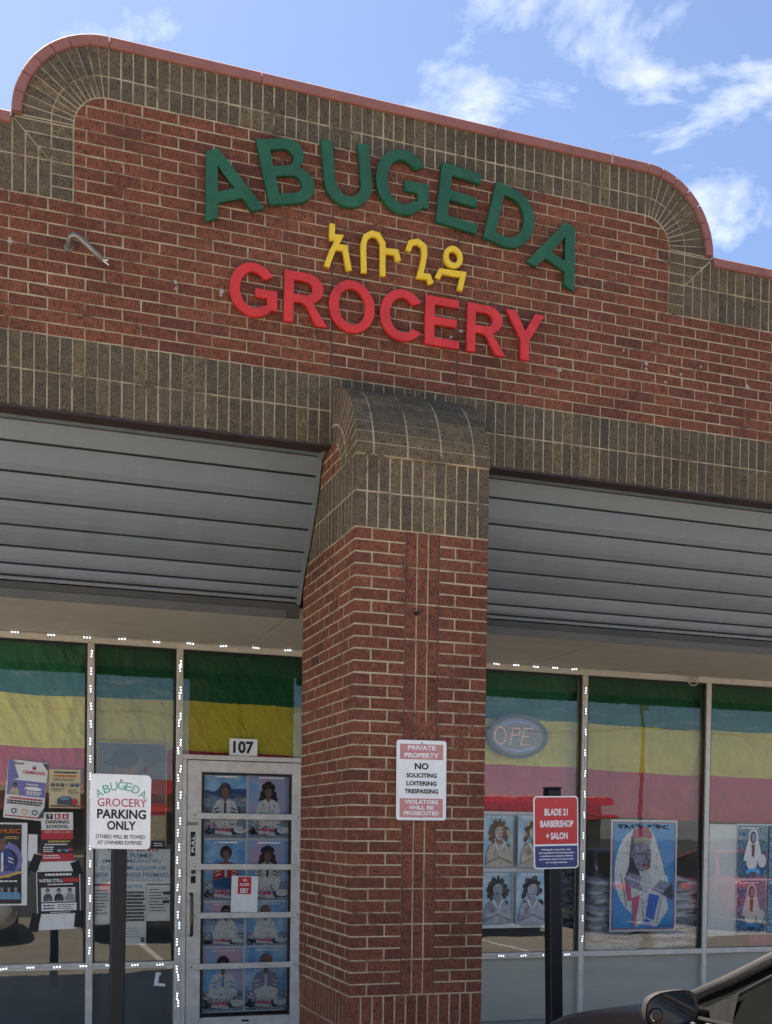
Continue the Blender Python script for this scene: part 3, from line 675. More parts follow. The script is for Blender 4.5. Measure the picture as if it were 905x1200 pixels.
E1 = [[[(-.019, 5.152), (-.019, 5.072)], [(-.033, 5.074), (.026, 5.080), (-.018, 4.99), (-.050, 4.90)], [(-.002, 5.020), (.060, 5.026), (.088, 4.90)]],
      [[(.182, 4.902), (.176, 5.065), (.190, 5.115), (.230, 5.142), (.270, 5.138), (.299, 5.095), (.301, 4.903)], [(.300, 5.052), (.384, 5.058), (.398, 5.008)]],
      [[(.462, 5.082), (.478, 5.130), (.524, 5.146), (.562, 5.126), (.567, 5.071), (.556, 5.004), (.540, 4.944), (.596, 4.948), (.612, 4.908)]],
      [[(.655, 4.950), (.676, 4.994), (.826, 5.000), (.804, 4.902)]]]
for i, gl in enumerate(E1):
    ms = []
    for j, st_ in enumerate(gl):
        me = curve_mesh([ribbon(st_, .031)], .026+.0012*j, .001, 'stroke'); ms.append(me)
    if i == 3: ms.append(curve_mesh([arc(.757, 5.093, .062, .066, 0, 345, 22), arc(.757, 5.093, .033, .036, 0, 340, 18)], .0285, .001, 'stroke'))
    bm = bmesh.new()
    for me in ms: bm.from_mesh(me)
    me = bpy.data.meshes.new('letter'); bm.to_mesh(me); bm.free(); me.transform(UP)
    obj('letter', me, YEL, s3, (-b3.x, -.024, -b3.z))

# ================================================================ shop windows and door
sf = empty('shopfront', (XC, S, SW), 'aluminium framed shop window front under the canopy', 'shopfront'); s0 = Vector((XC, S, SW))
def alu(name, x0, x1, z0, z1, y0=0, y1=.10, mt=None, par=sf, c=.003): return MB().box(x0-s0.x, x1-s0.x, y0, y1, z0-s0.z, z1-s0.z, c).build(name, mt or ALU, par)
def glass_sheet(x0, x1, z0, z1, y, par): return MB().add([(x0, y, z0), (x1, y, z0), (x1, y, z1), (x0, y, z1)], [(0, 1, 2, 3)]).build('pane', GLASS, par)
MUL = [XL+.3, -3.75, -2.48, -1.206, -.539, .495, 1.76, 2.988, 4.255, 5.55, 6.85, 8.1, XR-.1]
ZH, ZSI = 2.965, .505; LOWB = plain('painted_board', (.075, .078, .08), .6, var=.25, scale=3)
for x in MUL: alu('mullion', x-.0245, x+.0245, SW, ZH-.021)
alu('head_rail', XL, XR, ZH-.02, ZH+.034)
for a, b in zip(MUL, MUL[1:]):
    a, b = a+.0255, b-.0255
    door = a < 0 < b
    if not door:
        alu('sill_rail', a, b, ZSI-.024, ZSI+.024)
        glass_sheet(a-s0.x, b-s0.x, ZSI+.025-s0.z, ZH-.021-s0.z, .048, sf)
        if b > 1: alu('kick_panel', a, b, SW, ZSI-.025, .046, .056, c=0)
        else: alu('low_board', a+.002, b-.002, SW+.01, ZSI-.027, .075, .09, LOWB, c=0)
        if b < 1: glass_sheet(a-s0.x, b-s0.x, .0, ZSI-.025-s0.z, .048, sf)
        # dark gaskets either side of the glass
        for x in (a, b-.016): alu('gasket', x+.0005, x+.0155, ZSI+.025, ZH-.022, .018, .044, ALUD, c=0)
        alu('gasket', a+.017, b-.017, ZH-.040, ZH-.0215, .018, .044, ALUD, c=0)
    else:
        alu('door_head', a, b, 2.098, 2.135); glass_sheet(a-s0.x, b-s0.x, 2.136-s0.z, ZH-.021-s0.z, .048, sf)
        alu('gasket', a+.001, b-.001, ZH-.040, ZH-.0215, .018, .044, ALUD, c=0)
        alu('jamb', a, a+.034, SW, 2.097); alu('jamb', b-.003, b, SW, 2.097)
# right-hand lower panels are grey sheet
KICKM = plain('grey_panel', (.44, .425, .335), .55, var=.10, scale=1.6, stretch=(.3, 1, 3), bump=.1, bscale=3, spec=.1)
for o in sf.children:
    if o.name.startswith('kick_panel'): o.data.materials.clear(); o.data.materials.append(KICKM)
# door leaf
dr = empty('glass_door', (0, S, SW), 'aluminium glass door with four security bars and posters behind the glass', 'door'); d0_ = Vector((0, S, SW))
def dp(name, x0, x1, z0, z1, y0, y1, mt=ALU, c=.003, par=None): return MB().box(x0, x1, y0, y1, z0-d0_.z, z1-d0_.z, c).build(name, mt, par or dr)
DX0, DX1 = -.474, .463
dp('stile', DX0, -.362, SW+.01, 2.092, .012, .062); dp('stile', .364, DX1, SW+.01, 2.092, .012, .062)
dp('top_rail', -.361, .363, 2.003, 2.092, .012, .062); dp('bottom_rail', -.361, .363, SW+.01, .075, .012, .062)
glass_sheet(-.361, .363, .0755-d0_.z, 2.0025-d0_.z, .039, dr)
for a in (-.3605, .3425): dp('gasket', a, a+.020, .076, 2.002, .016, .035, ALUD, 0)
dp('gasket', -.340, .342, 1.986, 2.002, .016, .035, ALUD, 0)
for i, zz in enumerate((1.660, 1.262, .880, .480)):
    xo = -.02 if i == 3 else .0
    bar = dp('security_bar', -.428+xo, .430+xo, zz-.023, zz+.023, -.002, .011, ALU, .003)
    for x in (-.412+xo, .414+xo): MB().tube([(x, -.0025, zz-d0_.z), (x, -.0055, zz-d0_.z)], .006, 8).build('bolt', BLACK, bar)
hd = MB().tube([(-.440, .012, 1.052-d0_.z), (-.440, -.03, 1.050-d0_.z), (-.440, -.045, 1.03-d0_.z), (-.440, -.047, .89-d0_.z), (-.440, -.045, .75-d0_.z), (-.440, -.03, .730-d0_.z), (-.440, .012, .728-d0_.z)], .0125, 10).build('pull_handle', plain('worn_brass', (.10, .075, .045), .3, metal=.8, var=.6, scale=9), dr, smooth=True)
MB().tube([(-.422, .012, 1.222-d0_.z), (-.422, .0, 1.222-d0_.z)], .022, 14).build('lock_cylinder', STEEL, dr); MB().tube([(-.422, .0, 1.222-d0_.z), (-.422, -.003, 1.222-d0_.z)], .012, 12).build('keyway', BLACK, dr)
dp('latch_plate', -.441, -.403, 1.135, 1.19, .008, .0115, BLACK, 0)
st = dp('pull_sticker', -.445, -.408, 1.345, 1.535, .009, .0115, K['black'], 0)
lettering('PULL', -.4265, 1.44-d0_.z, .13, .024, .0085, K['white'], dr, .03, 90)
MB().box(-.03, .03, .008, .0115, .035-d0_.z, .05-d0_.z).build('mail_slot', BLACK, dr)
MB().box(-.535, -.39, .0065, .0112, 1.585-d0_.z, 1.61-d0_.z).build('hinge_plate', STEEL, dr)
# house number over the door
nm, w, hh = sheet('number_plate', 'small white plate with black number 107 above the glass door', 'sign', -.141, .083, 2.140, 2.274, S+.040, PAPER)
lettering('107', 0, 0, .165, .098, -.002, K['black'], nm, .035)

# ---------------------------------------------------------------- flags hung behind the glass
def flag_mat(name, col):
    mt = plain(name, col, .8, var=.12, scale=5); t = mt.node_tree; p = t.nodes['Principled BSDF']
    n = t.nodes.new; l = t.links.new; g_ = n('ShaderNodeNewGeometry'); hs = []
    for ang, scl, dist in ((38, (16, 1, 2.2), .035), (12, (26, 1, 2.5), .016), (62, (9, 1, 1.6), .03)):
        mp_ = n('ShaderNodeMapping'); mp_.inputs['Rotation'].default_value = (0, R(ang), 0); l(g_.outputs['Position'], mp_.inputs[0])
        ms_ = n('ShaderNodeVectorMath'); ms_.operation = 'MULTIPLY'; ms_.inputs[1].default_value = scl; l(mp_.outputs[0], ms_.inputs[0])
        nz_ = n('ShaderNodeTexNoise'); nz_.inputs['Scale'].default_value = 1; nz_.inputs['Detail'].default_value = 2; l(ms_.outputs[0], nz_.inputs['Vector'])
        b_ = n('ShaderNodeBump'); b_.inputs['Strength'].default_value = 1; b_.inputs['Distance'].default_value = dist; l(nz_.outputs[0], b_.inputs['Height'])
        if hs: l(hs[-1].outputs[0], b_.inputs['Normal'])
        hs.append(b_)
    l(hs[-1].outputs[0], p.inputs['Normal']); return mt
FG, FY, FR = flag_mat('flag_green', (.010, .120, .045)), flag_mat('flag_yellow', (.66, .54, .060)), flag_mat('flag_red', (.52, .040, .075))
def flag(x0, x1, zs, label, seed, y=S+.135):
    o = empty('tricolour_flag', ((x0+x1)/2, y, zs[0][0]), label, 'flag', 'striped cloth flags behind the windows'); rng = random.Random(seed)
    folds = [(rng.uniform(x0, x1), rng.uniform(.25, .7), rng.uniform(.5, 1.0), rng.uniform(-1, 1)) for _ in range(34)]
    nx = int((x1-x0)/.022)
    def dep(x, z):
        d = 0
        for fx, wv, am, sl in folds:
            q = (x-fx-sl*.6*(zs[0][0]-z))/(.036*wv); 
            if abs(q) < 4: d += am*math.exp(-q*q)
        return -.026*min(d, 1.6)+.012*math.sin(x*2.1+z)+.006*math.sin(x*7-z*5)
    for (za, zb, za2, zb2, nm_, mt) in zs[1:]:
        mb = MB(); nz = max(4, int((za-zb)/.025))
        for j in range(nz+1):
            for i in range(nx+1):
                k = i/nx; x = x0+(x1-x0)*k; top = za+(za2-za)*k; bot = zb+(zb2-zb)*k; z = top+(bot-top)*j/nz
                sag = .007*math.sin(x*3.3+seed)+.004*math.sin(x*9)
                mb.v.append((x-o.location.x, dep(x, z), z+sag-o.location.z))
        for j in range(nz):
            for i in range(nx): a = j*(nx+1)+i; mb.f.append((a, a+nx+1, a+nx+2, a+1)); mb.mi.append(0)
        mb.build(nm_, mt, o, smooth=True)
flag(-3.7, .475, [(2.98,), (2.98, 2.556, 2.98, 2.556, 'green_stripe', FG), (2.556, 2.16, 2.556, 2.165, 'yellow_stripe', FY), (2.16, 1.93, 2.165, 1.78, 'red_stripe', FR)], 'green, yellow and red flag cloth behind the windows left of the pillar', 3)
flag(1.3, 6.8, [(2.98,), (2.98, 2.552, 2.98, 2.505, 'green_stripe', FG), (2.552, 2.168, 2.505, 2.06, 'yellow_stripe', FY), (2.168, 1.775, 2.06, 1.62, 'red_stripe', FR)], 'green, yellow and red flag cloth behind the windows right of the pillar', 11)

# ---------------------------------------------------------------- LED strings round the frames
LEDW = plain('led_white', (.8, .85, .9), .4, var=0, emit=(.86, .95, 1, .38)); LEDB = plain('led_body', (.34, .33, .31), .5, var=.05); CAB = plain('cable', (.55, .53, .48), .5, var=.1)
mb = MB(); mb.box(-.032, .032, -.004, 0, -.007, .007, .001)
for i in (-1, 0, 1):
    mb.tube([(i*.021, -.004, 0), (i*.021, -.0075, 0)], [.0072, .005], 8, 1)
LEDM = mb.mesh('led_module', mats=[LEDB, LEDW])
def led_run(name, label, runs, step=.15):
    o = empty(name, (runs[0][0][0], S-.004, runs[0][0][1]), label, 'light strip', 'LED light strings on the shop windows'); bx, bz = runs[0][0]
    for (xa, za), (xb, zb) in runs:
        ln = math.hypot(xb-xa, zb-za); n = max(1, int(ln/step)); an = math.atan2(zb-za, xb-xa); cab = []
        for i in range(n):
            t = (i+.5)/n; x = xa+(xb-xa)*t; z = za+(zb-za)*t; jx = random.uniform(-.004, .004)
            q = bpy.data.objects.new('led_module', LEDM); COL.objects.link(q); q.parent = o
            nx_, nz_ = -math.sin(an), math.cos(an)
            q.location = (x+nx_*jx-bx, 0, z+nz_*jx-bz); q.rotation_euler = (0, -an+random.uniform(-.12, .12), 0)
            cab += [(x+nx_*jx-math.cos(an)*.03-bx, -.002, z+nz_*jx-math.sin(an)*.03-bz), (x+nx_*jx+math.cos(an)*.03-bx, -.002, z+nz_*jx+math.sin(an)*.03-bz), (x+math.cos(an)*step/2+nx_*random.uniform(-.008, .008)-bx, -.006, z+math.sin(an)*step/2+nz_*random.uniform(-.008, .008)-bz)]
        MB().tube(cab, .0022, 5).build('cable', CAB, o)
led_run('led_light_strip', 'white LED string along the window heads left of the pillar', [((-2.4, 2.985), (.44, 2.985))], .24)
led_run('led_light_strip', 'white LED string up the leftmost window upright', [((-1.206, .56), (-1.206, 2.93))], .125)
led_run('led_light_strip', 'white LED string up the upright beside the glass door', [((-.532, .1), (-.532, 2.93)), ((-.546, .15), (-.546, 2.9))], .20)
led_run('led_light_strip', 'white LED string along the sill left of the glass door', [((-2.3, .505), (-.58, .505))], .19)
led_run('led_light_strip', 'white LED string along the window head right of the pillar', [((1.85, 2.985), (2.96, 2.985))], .18)
led_run('led_light_strip', 'white LED string up the upright right of the barbershop sign', [((2.988, .55), (2.988, 2.9))], .175)
led_run('led_light_strip', 'white LED string along the sill right of the pillar', [((1.9, .505), (2.95, .505))], .19)
# loose loop of cable at the window head
tag(MB().tube([(4.05+.045*math.cos(t*.7), S-.02-.004*t, 2.945+.04*math.sin(t*.7)) for t in range(11)]+[(4.12, S-.02, 3.0)], .006, 6).build('cable_loop', CAB, smooth=True), 'white cable coiled in a small loop under the canopy ceiling', 'cable')

# ---------------------------------------------------------------- open sign (oval, dotted letters)
YI = S+.062
on = empty('oval_open_sign', (2.371, YI, 2.392), 'oval dark sign with dotted letters OPE hanging behind the window', 'sign')
def ring_mesh(rx, rz, rx2, rz2, y0, y1, n=40):
    mb = MB()
    for k in range(n):
        a = 2*math.pi*k/n; ca, sa = math.cos(a), math.sin(a)
        mb.v += [(rx*ca, y1, rz*sa), (rx*ca*.985, y0, rz*sa*.985), (rx2*ca, y0, rz2*sa), (rx2*ca, y1, rz2*sa)]
    for k in range(n):
        b = (k+1) % n
        for j in range(4): mb.f.append((k*4+j, k*4+(j+1) % 4, b*4+(j+1) % 4, b*4+j)); mb.mi.append(0)
    return mb
ring_mesh(.290, .19, .25, .158, -.012, .012).build('rim', plain('sign_rim', (.11, .105, .095), .5, var=.1), on)
MB().add(*(lambda n: ([(.2505*math.cos(2*math.pi*k/n), y, .1585*math.sin(2*math.pi*k/n)) for y in (-.002, .010) for k in range(n)], [tuple(range(n)), tuple(range(2*n-1, n-1, -1))]+[(k, (k+1) % n, n+(k+1) % n, n+k) for k in range(n)]))(40)).build('face', plain('sign_face', (.30, .28, .25), .5, var=.1), on)
DO = plain('dot_amber', (.75, .42, .30), .4, var=0, emit=(1, .45, .22, .06)); DB = plain('dot_blue', (.30, .36, .75), .4, var=0, emit=(.2, .3, 1, .07))
def dots(path, step, mt, r_=.0055):
    mb = MB(); pts = [Vector(p) for p in path]; d = 0
    for a, b in zip(pts, pts[1:]):
        ln = (b-a).length; t = d
        while t < ln:
            p = a+(b-a)*(t/ln); mb.tube([(p.x, -.002, p.y), (p.x, -.006, p.y)], [r_, r_*.6], 6); t += step
        d = t-ln
    return mb.build('dot_row', mt, on)
dots(arc(-.165, .0, .052, .072, 80, 440, 28), .0145, DO); dots([(-.075, -.072), (-.045, .066), (.005, .066), (.022, .045), (.012, .012), (-.055, .005)], .0145, DO); dots([(.135, .068), (.062, .066), (.030, -.072), (.112, -.072)], .0145, DO); dots([(.045, .0), (.105, .0)], .0145, DO)
dots(arc(0, 0, .21, .125, 40, 140, 24), .0135, DB, .005); dots(arc(0, 0, .21, .125, 220, 320, 24), .0135, DB, .005)
for x in (-.2, .13, .16): MB().tube([(x, .0, .13), (x+.01, .005, .585)], .002, 5).build('hanging_cord', BLACK, on)

# ---------------------------------------------------------------- posters
def figure(p, cu, cv, s, skin, hair, cloth, hairy=1.0, stripes=None, hs=1.0):
    """seated half figure: hair, neck, head, robe, arms, hands"""
    a = p.h/p.w
    U = lambda x: cu+x*s*a; V = lambda y: cv+y*s
    p.ell(U(0), V(.30), .115*s*a*hs, .135*s*hairy, hair)
    if hairy > 1.1:
        for dx, dy in ((-.10, .22), (.10, .22), (-.12, .12), (.12, .12), (-.07, .36), (.07, .36)): p.ell(U(dx*hs), V(dy), .07*s*a, .075*s, hair, 9)
    p.poly([(U(-.04), V(.05)), (U(.04), V(.05)), (U(.035), V(.2)), (U(-.035), V(.2))], skin)
    p.ell(U(0), V(.265), .072*s*a, .098*s, skin)
    p.poly([(U(-.072), V(.29)), (U(-.06), V(.36)), (U(0), V(.385)), (U(.06), V(.36)), (U(.072), V(.29)), (U(.03), V(.335)), (U(-.03), V(.335))], hair)
    for dx in (-.028, .028): p.ell(U(dx), V(.275), .010*s*a, .006*s, 'hair', 6)
    p.ell(U(0), V(.215), .022*s*a, .007*s, 'red', 6)
    p.poly([(U(-.24), V(-.30)), (U(-.22), V(-.02)), (U(-.16), V(.09)), (U(-.05), V(.13)), (U(0), V(.06)), (U(.05), V(.13)), (U(.16), V(.09)), (U(.22), V(-.02)), (U(.24), V(-.30))], cloth)
    if stripes:
        p.poly([(U(-.02), V(.06)), (U(.02), V(.06)), (U(.025), V(-.30)), (U(-.025), V(-.30))], stripes)
        for sg in (-1, 1):
            for q in (0, .07): p.poly([(U(sg*.11), V(-.02-q)), (U(sg*.21), V(-.06-q)), (U(sg*.21), V(-.085-q)), (U(sg*.11), V(-.045-q))], stripes)
    for _ in range(9):
        fx = random.uniform(-.17, .17); fy = random.uniform(-.26, .06); ln = random.uniform(.06, .16); sl = random.uniform(-.04, .04)
        p.poly([(U(fx), V(fy)), (U(fx+.012), V(fy)), (U(fx+sl), V(fy-ln)), (U(fx+sl-.004), V(fy-ln))], random.choice(['grey', 'lilac', 'grey', 'dgrey']))
    for sg in (-1, 1): p.poly([(U(sg*.235), V(-.05)), (U(sg*.255), V(-.26)), (U(sg*.10), V(-.24)), (U(sg*.09), V(-.19)), (U(sg*.19), V(-.17))], cloth); p.ell(U(sg*.07), V(-.215), .04*s*a, .025*s, skin, 8)
def coffee_set(p, v0, cloth='cloth', tray='white'):
    p.ell(.5, v0+.06, .50, .05, 'dgrey', 12); p.rect(.26, v0+.05, .62, v0+.115, 'rose'); p.poly([(.25, v0+.03), (.66, v0+.0), (.64, v0+.05), (.26, v0+.08)], 'cloth')
    for i in range(4): p.ell(.30+i*.095, v0+.135, .034, .026, 'white', 9); p.ell(.30+i*.095, v0+.145, .026, .010, 'brown', 8)
    p.ell(.84, v0+.09, .15, .055, tray, 14); p.ell(.84, v0+.095, .11, .036, 'cloth', 12)
    p.ell(.12, v0+.06, .085, .05, 'black', 10); p.rect(.10, v0+.10, .14, v0+.15, 'black'); p.ell(.14, v0+.20, .07, .05, 'cloth', 8); p.ell(.11, v0+.215, .03, .02, 'dgrey', 6); p.ell(.16, v0+.185, .03, .02, 'grey', 6)
    for i in range(26): p.ell(random.uniform(.05, .95), v0+random.uniform(-.02, .24), random.uniform(.012, .045), random.uniform(.005, .014), random.choice(['white', 'dgrey', 'sky', 'black', 'deep', 'cloth', 'rose']), 6)
bgn = {}
def bgmat(name, c1, c2, sc_=6):
    if name in bgn: return bgn[name]
    mt, t, p, n, l = new_mat(name); g_ = n('ShaderNodeNewGeometry'); nz = n('ShaderNodeTexNoise'); nz.inputs['Scale'].default_value = sc_; nz.inputs['Detail'].default_value = 3; l(g_.outputs['Position'], nz.inputs['Vector'])
    r = n('ShaderNodeValToRGB'); r.color_ramp.elements[0].position = .38; r.color_ramp.elements[1].position = .62; r.color_ramp.elements[0].color = tuple(c1)+(1,); r.color_ramp.elements[1].color = tuple(c2)+(1,)
    l(nz.outputs[0], r.inputs[0]); l(r.outputs[0], p.inputs['Base Color']); p.inputs['Roughness'].default_value = .5; bgn[name] = mt; return mt
BG1 = bgmat('print_blue', (.12, .36, .64), (.48, .66, .80)); BG2 = bgmat('print_blue_pink', (.22, .50, .74), (.66, .42, .54)); BG3 = bgmat('print_meadow', (.04, .07, .14), (.16, .20, .26), 14); BG4 = bgmat('print_teal', (.03, .13, .20), (.22, .42, .52), 22); BG5 = bgmat('print_pale_blue', (.30, .47, .55), (.55, .66, .68), 5)
def busy_mat(name, cols, scale=55, detail=4):
    mt, t, p, n, l = new_mat(name); g_ = n('ShaderNodeNewGeometry'); nz = n('ShaderNodeTexNoise'); nz.inputs['Scale'].default_value = scale; nz.inputs['Detail'].default_value = detail; nz.inputs['Roughness'].default_value = .6; l(g_.outputs['Position'], nz.inputs['Vector'])
    r = n('ShaderNodeValToRGB'); e_ = r.color_ramp.elements
    while len(e_) < len(cols): e_.new(.5)
    for i, c in enumerate(cols): e_[i].position = .30+.40*i/(len(cols)-1); e_[i].color = tuple(c)+(1,)
    l(nz.outputs[0], r.inputs[0]); l(r.outputs[0], p.inputs['Base Color']); p.inputs['Roughness'].default_value = .5; return mt
BUSY = busy_mat('print_still_life', [(.02, .03, .06), (.03, .05, .10), (.75, .72, .66), (.06, .16, .34), (.20, .40, .60), (.02, .03, .05), (.66, .64, .60), (.30, .08, .12), (.05, .12, .28)])
ROBE = busy_mat('print_robe', [(.46, .44, .43), (.62, .60, .56), (.76, .74, .70), (.72, .70, .66), (.56, .54, .52), (.74, .72, .68)], 24, 2)
FACE = busy_mat('print_face', [(.07, .035, .025), (.20, .10, .065), (.30, .16, .11), (.18, .09, .06)], 90, 2)
# ten posters in the door, two columns
rows = [(1.482, 1.998), (.985, 1.480), (.627, .983), (.105, .625)]
desc = [[('man in white robe', BG3, 'cloth', 'dgrey', 1.0, 'black'), ('woman with loose curls in white dress', BG2, 'cloth', 'hair', 1.35, None)],
        [('man in red sweater', BG1, 'red', 'hair', 1.0, 'white'), ('smiling woman in white', BG2, 'cloth', 'hair', 1.25, 'black')],
        [('man before red swirl', BG2, 'cloth', 'hair', .95, None), ('bald man in pale robe', BG1, 'cloth', 'skin2', .9, None)],
        [('seated man in white and blue', BG2, 'cloth', 'hair', .95, 'sky'), ('seated elder in pale robe', BG1, 'lilac', 'skin2', .9, 'cloth')]]
where = ['top row of the glass door', 'second row of the glass door', 'third row of the glass door', 'bottom row of the glass door']
for r_, (z0, z1) in enumerate(rows):
    for c_, (x0, x1) in enumerate(((-.338, .009), (.011, .360))):
        nm_, bgm, clo, hr, hy, stp = desc[r_][c_]
        x0 -= .004*r_; x1 -= .004*r_
        e, w, hh = sheet('poster', 'poster of a %s, %s' % (nm_, where[r_]), 'poster', x0, x1, z0, z1, S+.055+.002*r_, WHITE, 'coffee posters in the glass door')
        p = Print(w, hh); p.rect(.02, .015, .98, .985, bgm)
        if c_ == 0 and r_ == 0: p.rect(.02, .70, .98, .97, BG1); p.poly([(.02, .74), (.3, .78), (.5, .76), (.98, .77), (.98, .68), (.02, .68)], 'deep')
        p.rect(.02, .02, .98, .33, BUSY); p.ell(.2, .8, .14, .08, bgm if r_ else BG1); p.poly([(.02, .62), (.25, .66), (.45, .60), (.98, .64), (.98, .50), (.02, .48)], BUSY if r_ % 2 == 0 and c_ == 0 else bgm)
        k_ = .95 if r_ == 2 else .78
        figure(p, .52+random.uniform(-.06, .06), (.52 if r_ != 2 else .48)+random.uniform(-.02, .02), k_*random.uniform(1.0, 1.16), FACE, hr if hr != 'skin2' else FACE, ROBE if clo == 'cloth' else clo, hy, stp)
        p.poly([(.28, .18), (.22, .34), (.50, .40), (.80, .34), (.74, .18)], ROBE if clo != 'red' else 'deep')
        coffee_set(p, .05)
        p.lines(.25, .93, .85, .965, 1, 'white', .7, .2)
        p.build(e)
# taped notice on the door
e, w, hh = sheet('taped_notice', 'white paper with red panel reading WE ACCEPT EBT taped to the glass door', 'notice', -.125, .088, .905, 1.190, S-.006, PAPER, tilt=1.5)
p = Print(w, hh); p.rect(.24, .50, .74, .98, 'red'); p.build(e)
for s_, z_, w_, h_ in (('WE', .118, .034, .020), ('ACCEPT', .083, .080, .022), ('EBT', .035, .066, .036)): lettering(s_, -.002, z_-.008, w_, h_, -.0016, K['white'], e, .03)
# left window: flyers taped outside the glass
YO = S+.0405
e, w, hh = sheet('flyer', 'tilted white and purple health plan flyer headed OBAMACARE', 'flyer', -1.812, -1.527, 1.612, 2.045, YO, PAPER, 'flyers taped on the left window', 5)
p = Print(w, hh); p.poly([(0, 1), (.12, 1), (.30, .70), (.02, .62)], 'purple'); p.poly([(1, .99), (.85, .99), (1, .86)], 'dgrey'); p.rect(.03, .40, .99, .66, 'purple'); p.ell(.68, .535, .22, .035, 'white'); p.ell(.66, .90, .06, .035, 'steel'); p.ell(.66, .885, .05, .022, 'red')
figure(p, .22, .49, .30, 'brown', 'hair', 'sand', .9); p.lines(.5, .59, .85, .62, 1, 'white', .7); p.lines(.52, .42, .96, .49, 2, 'white', .6); p.lines(.10, .33, .95, .37, 1, 'red', .7, .05); p.lines(.06, .24, .97, .32, 2, 'black', .6, .1)
for i, cc in enumerate(('dgrey', 'gold', 'dgrey')): p.ell(.25+.26*i, .13, .07, .045, cc); p.ell(.25+.26*i, .13, .04, .024, 'white')
p.lines(.05, .02, .98, .06, 1, 'red', .5, .1); p.poly([(1, .24), (.86, .05), (1, .05)], 'dgrey'); p.build(e)
lettering('OBAMACARE', .045, .135, .16, .024, -.010, K['red'], e, .02); lettering('Zuwel', -.07, .195, .07, .02, -.010, K['black'], e, .02)
e, w, hh = sheet('flyer', 'pale yellow flyer with a row of small round pictures and a car', 'flyer', -1.503, -1.276, 1.700, 1.990, YO, CREAM, 'flyers taped on the left window', 0)
p = Print(w, hh); p.lines(.15, .88, .9, .97, 1, 'black', .5, .05); p.lines(.12, .80, .92, .87, 1, 'orange', .7, .05); p.lines(.12, .70, .9, .78, 2, 'brown', .4, .2)
for i, cc in enumerate(('black', 'dgrey', 'black', 'sand', 'dgrey', 'blue')): p.ell(.11+.155*i, .60, .062, .048, cc); p.ell(.11+.155*i, .61, .03, .022, 'grey', 8)
p.lines(.06, .42, .50, .52, 3, 'brown', .4, .3); p.lines(.6, .36, .95, .50, 4, 'brown', .35, .2); p.poly([(.25, .10), (.25, .22), (.40, .30), (.66, .30), (.74, .22), (.74, .08)], 'dgrey'); p.rect(.36, .22, .64, .28, 'steel'); p.ell(.82, .16, .08, .10, 'red', 9); p.rect(.03, .03, .98, .07, 'brown'); p.build(e)
e, w, hh = sheet('flyer', 'flyer headed Y&A DRIVING SCHOOL with red and black lower half', 'flyer', -1.556, -1.326, 1.300, 1.668, YO-.002, PAPER, 'flyers taped on the left window', -1)
p = Print(w, hh); p.rect(.0, .0, 1, .64, 'red'); p.rect(.0, .16, 1, .45, 'black'); p.rect(.16, .86, .36, .97, 'black'); p.rect(.42, .86, .60, .97, 'red'); p.rect(.66, .86, .86, .97, 'red'); p.lines(.2, .38, .9, .43, 1, 'gold', .7, .1); p.lines(.1, .32, .9, .37, 1, 'white', .5, .2)
for i in range(4): p.ell(.55+.12*i, .22+.02*(i % 2), .07, .03, ('grey', 'dgrey', 'steel', 'red')[i], 8)
p.lines(.05, .18, .42, .31, 3, 'white', .5, .2); p.lines(.05, .05, .7, .14, 2, 'white', .5, .3); p.build(e)
for s_, x_ in (('Y', -.055), ('&', .002), ('A', .060)): lettering(s_, x_, .154, .026, .030, -.008, K['white'], e, .03)
lettering('DRIVING', 0, .112, .17, .026, -.008, K['black'], e, .02); lettering('SCHOOL', 0, .077, .165, .026, -.008, K['black'], e, .02); lettering('469-441-1181', 0, .036, .19, .018, -.008, K['sand'], e, .03)
e, w, hh = sheet('flyer', 'dark event flyer with a man in blue suit headed LIVE MUSIC', 'flyer', -2.06, -1.657, .970, 1.585, YO, PAPER, 'flyers taped on the left window', 0)
p = Print(w, hh); p.rect(.0, .02, .90, .98, 'black'); p.ell(.62, .55, .30, .22, 'purple'); p.ell(.62, .55, .22, .14, 'black'); figure(p, .56, .60, .62, 'brown', 'hair', 'blue', .9, 'white'); p.poly([(0, .36), (.45, .34), (.90, .42), (.90, .39), (.45, .31), (0, .33)], 'gold')
for i in range(3): figure(p, .56+.12*i, .14, .22, 'grey', 'dgrey', 'steel', .9)
p.lines(.45, .28, .85, .31, 1, 'white', .6, .05); p.lines(.6, .80, .86, .84, 2, 'gold', .5, .1); p.build(e)
lettering('LIVE MUSIC', .03, .245, .24, .034, -.012, K['orange'], e, .02)
e, w, hh = sheet('flyer', 'black and white flyer headed WE\'RE STILL with three portraits on it', 'flyer', -1.588, -1.270, .848, 1.235, YO-.001, PAPER, 'flyers taped on the left window', -1.5)
p = Print(w, hh); p.rect(.02, .15, .98, .97, 'black'); p.lines(.2, .88, .8, .94, 1, 'white', .7, .05); p.rect(.60, .76, .96, .84, 'red'); p.lines(.25, .70, .85, .74, 1, 'white', .6, .1)
p.rect(.10, .38, .88, .66, 'cloth')
for i, cc in enumerate(('dgrey', 'black', 'grey')): figure(p, .25+.25*i, .50, .34, 'grey', 'hair', cc, 1.0)
p.rect(.10, .21, .90, .36, 'white'); p.lines(.14, .23, .42, .34, 2, 'black', .5, .2); p.lines(.46, .23, .86, .34, 3, 'dgrey', .4, .2); p.lines(.3, .165, .75, .195, 1, 'white', .5, .1); p.build(e)
lettering("WE'RE STILL", -.055, .115, .175, .026, -.012, K['white'], e, .03)
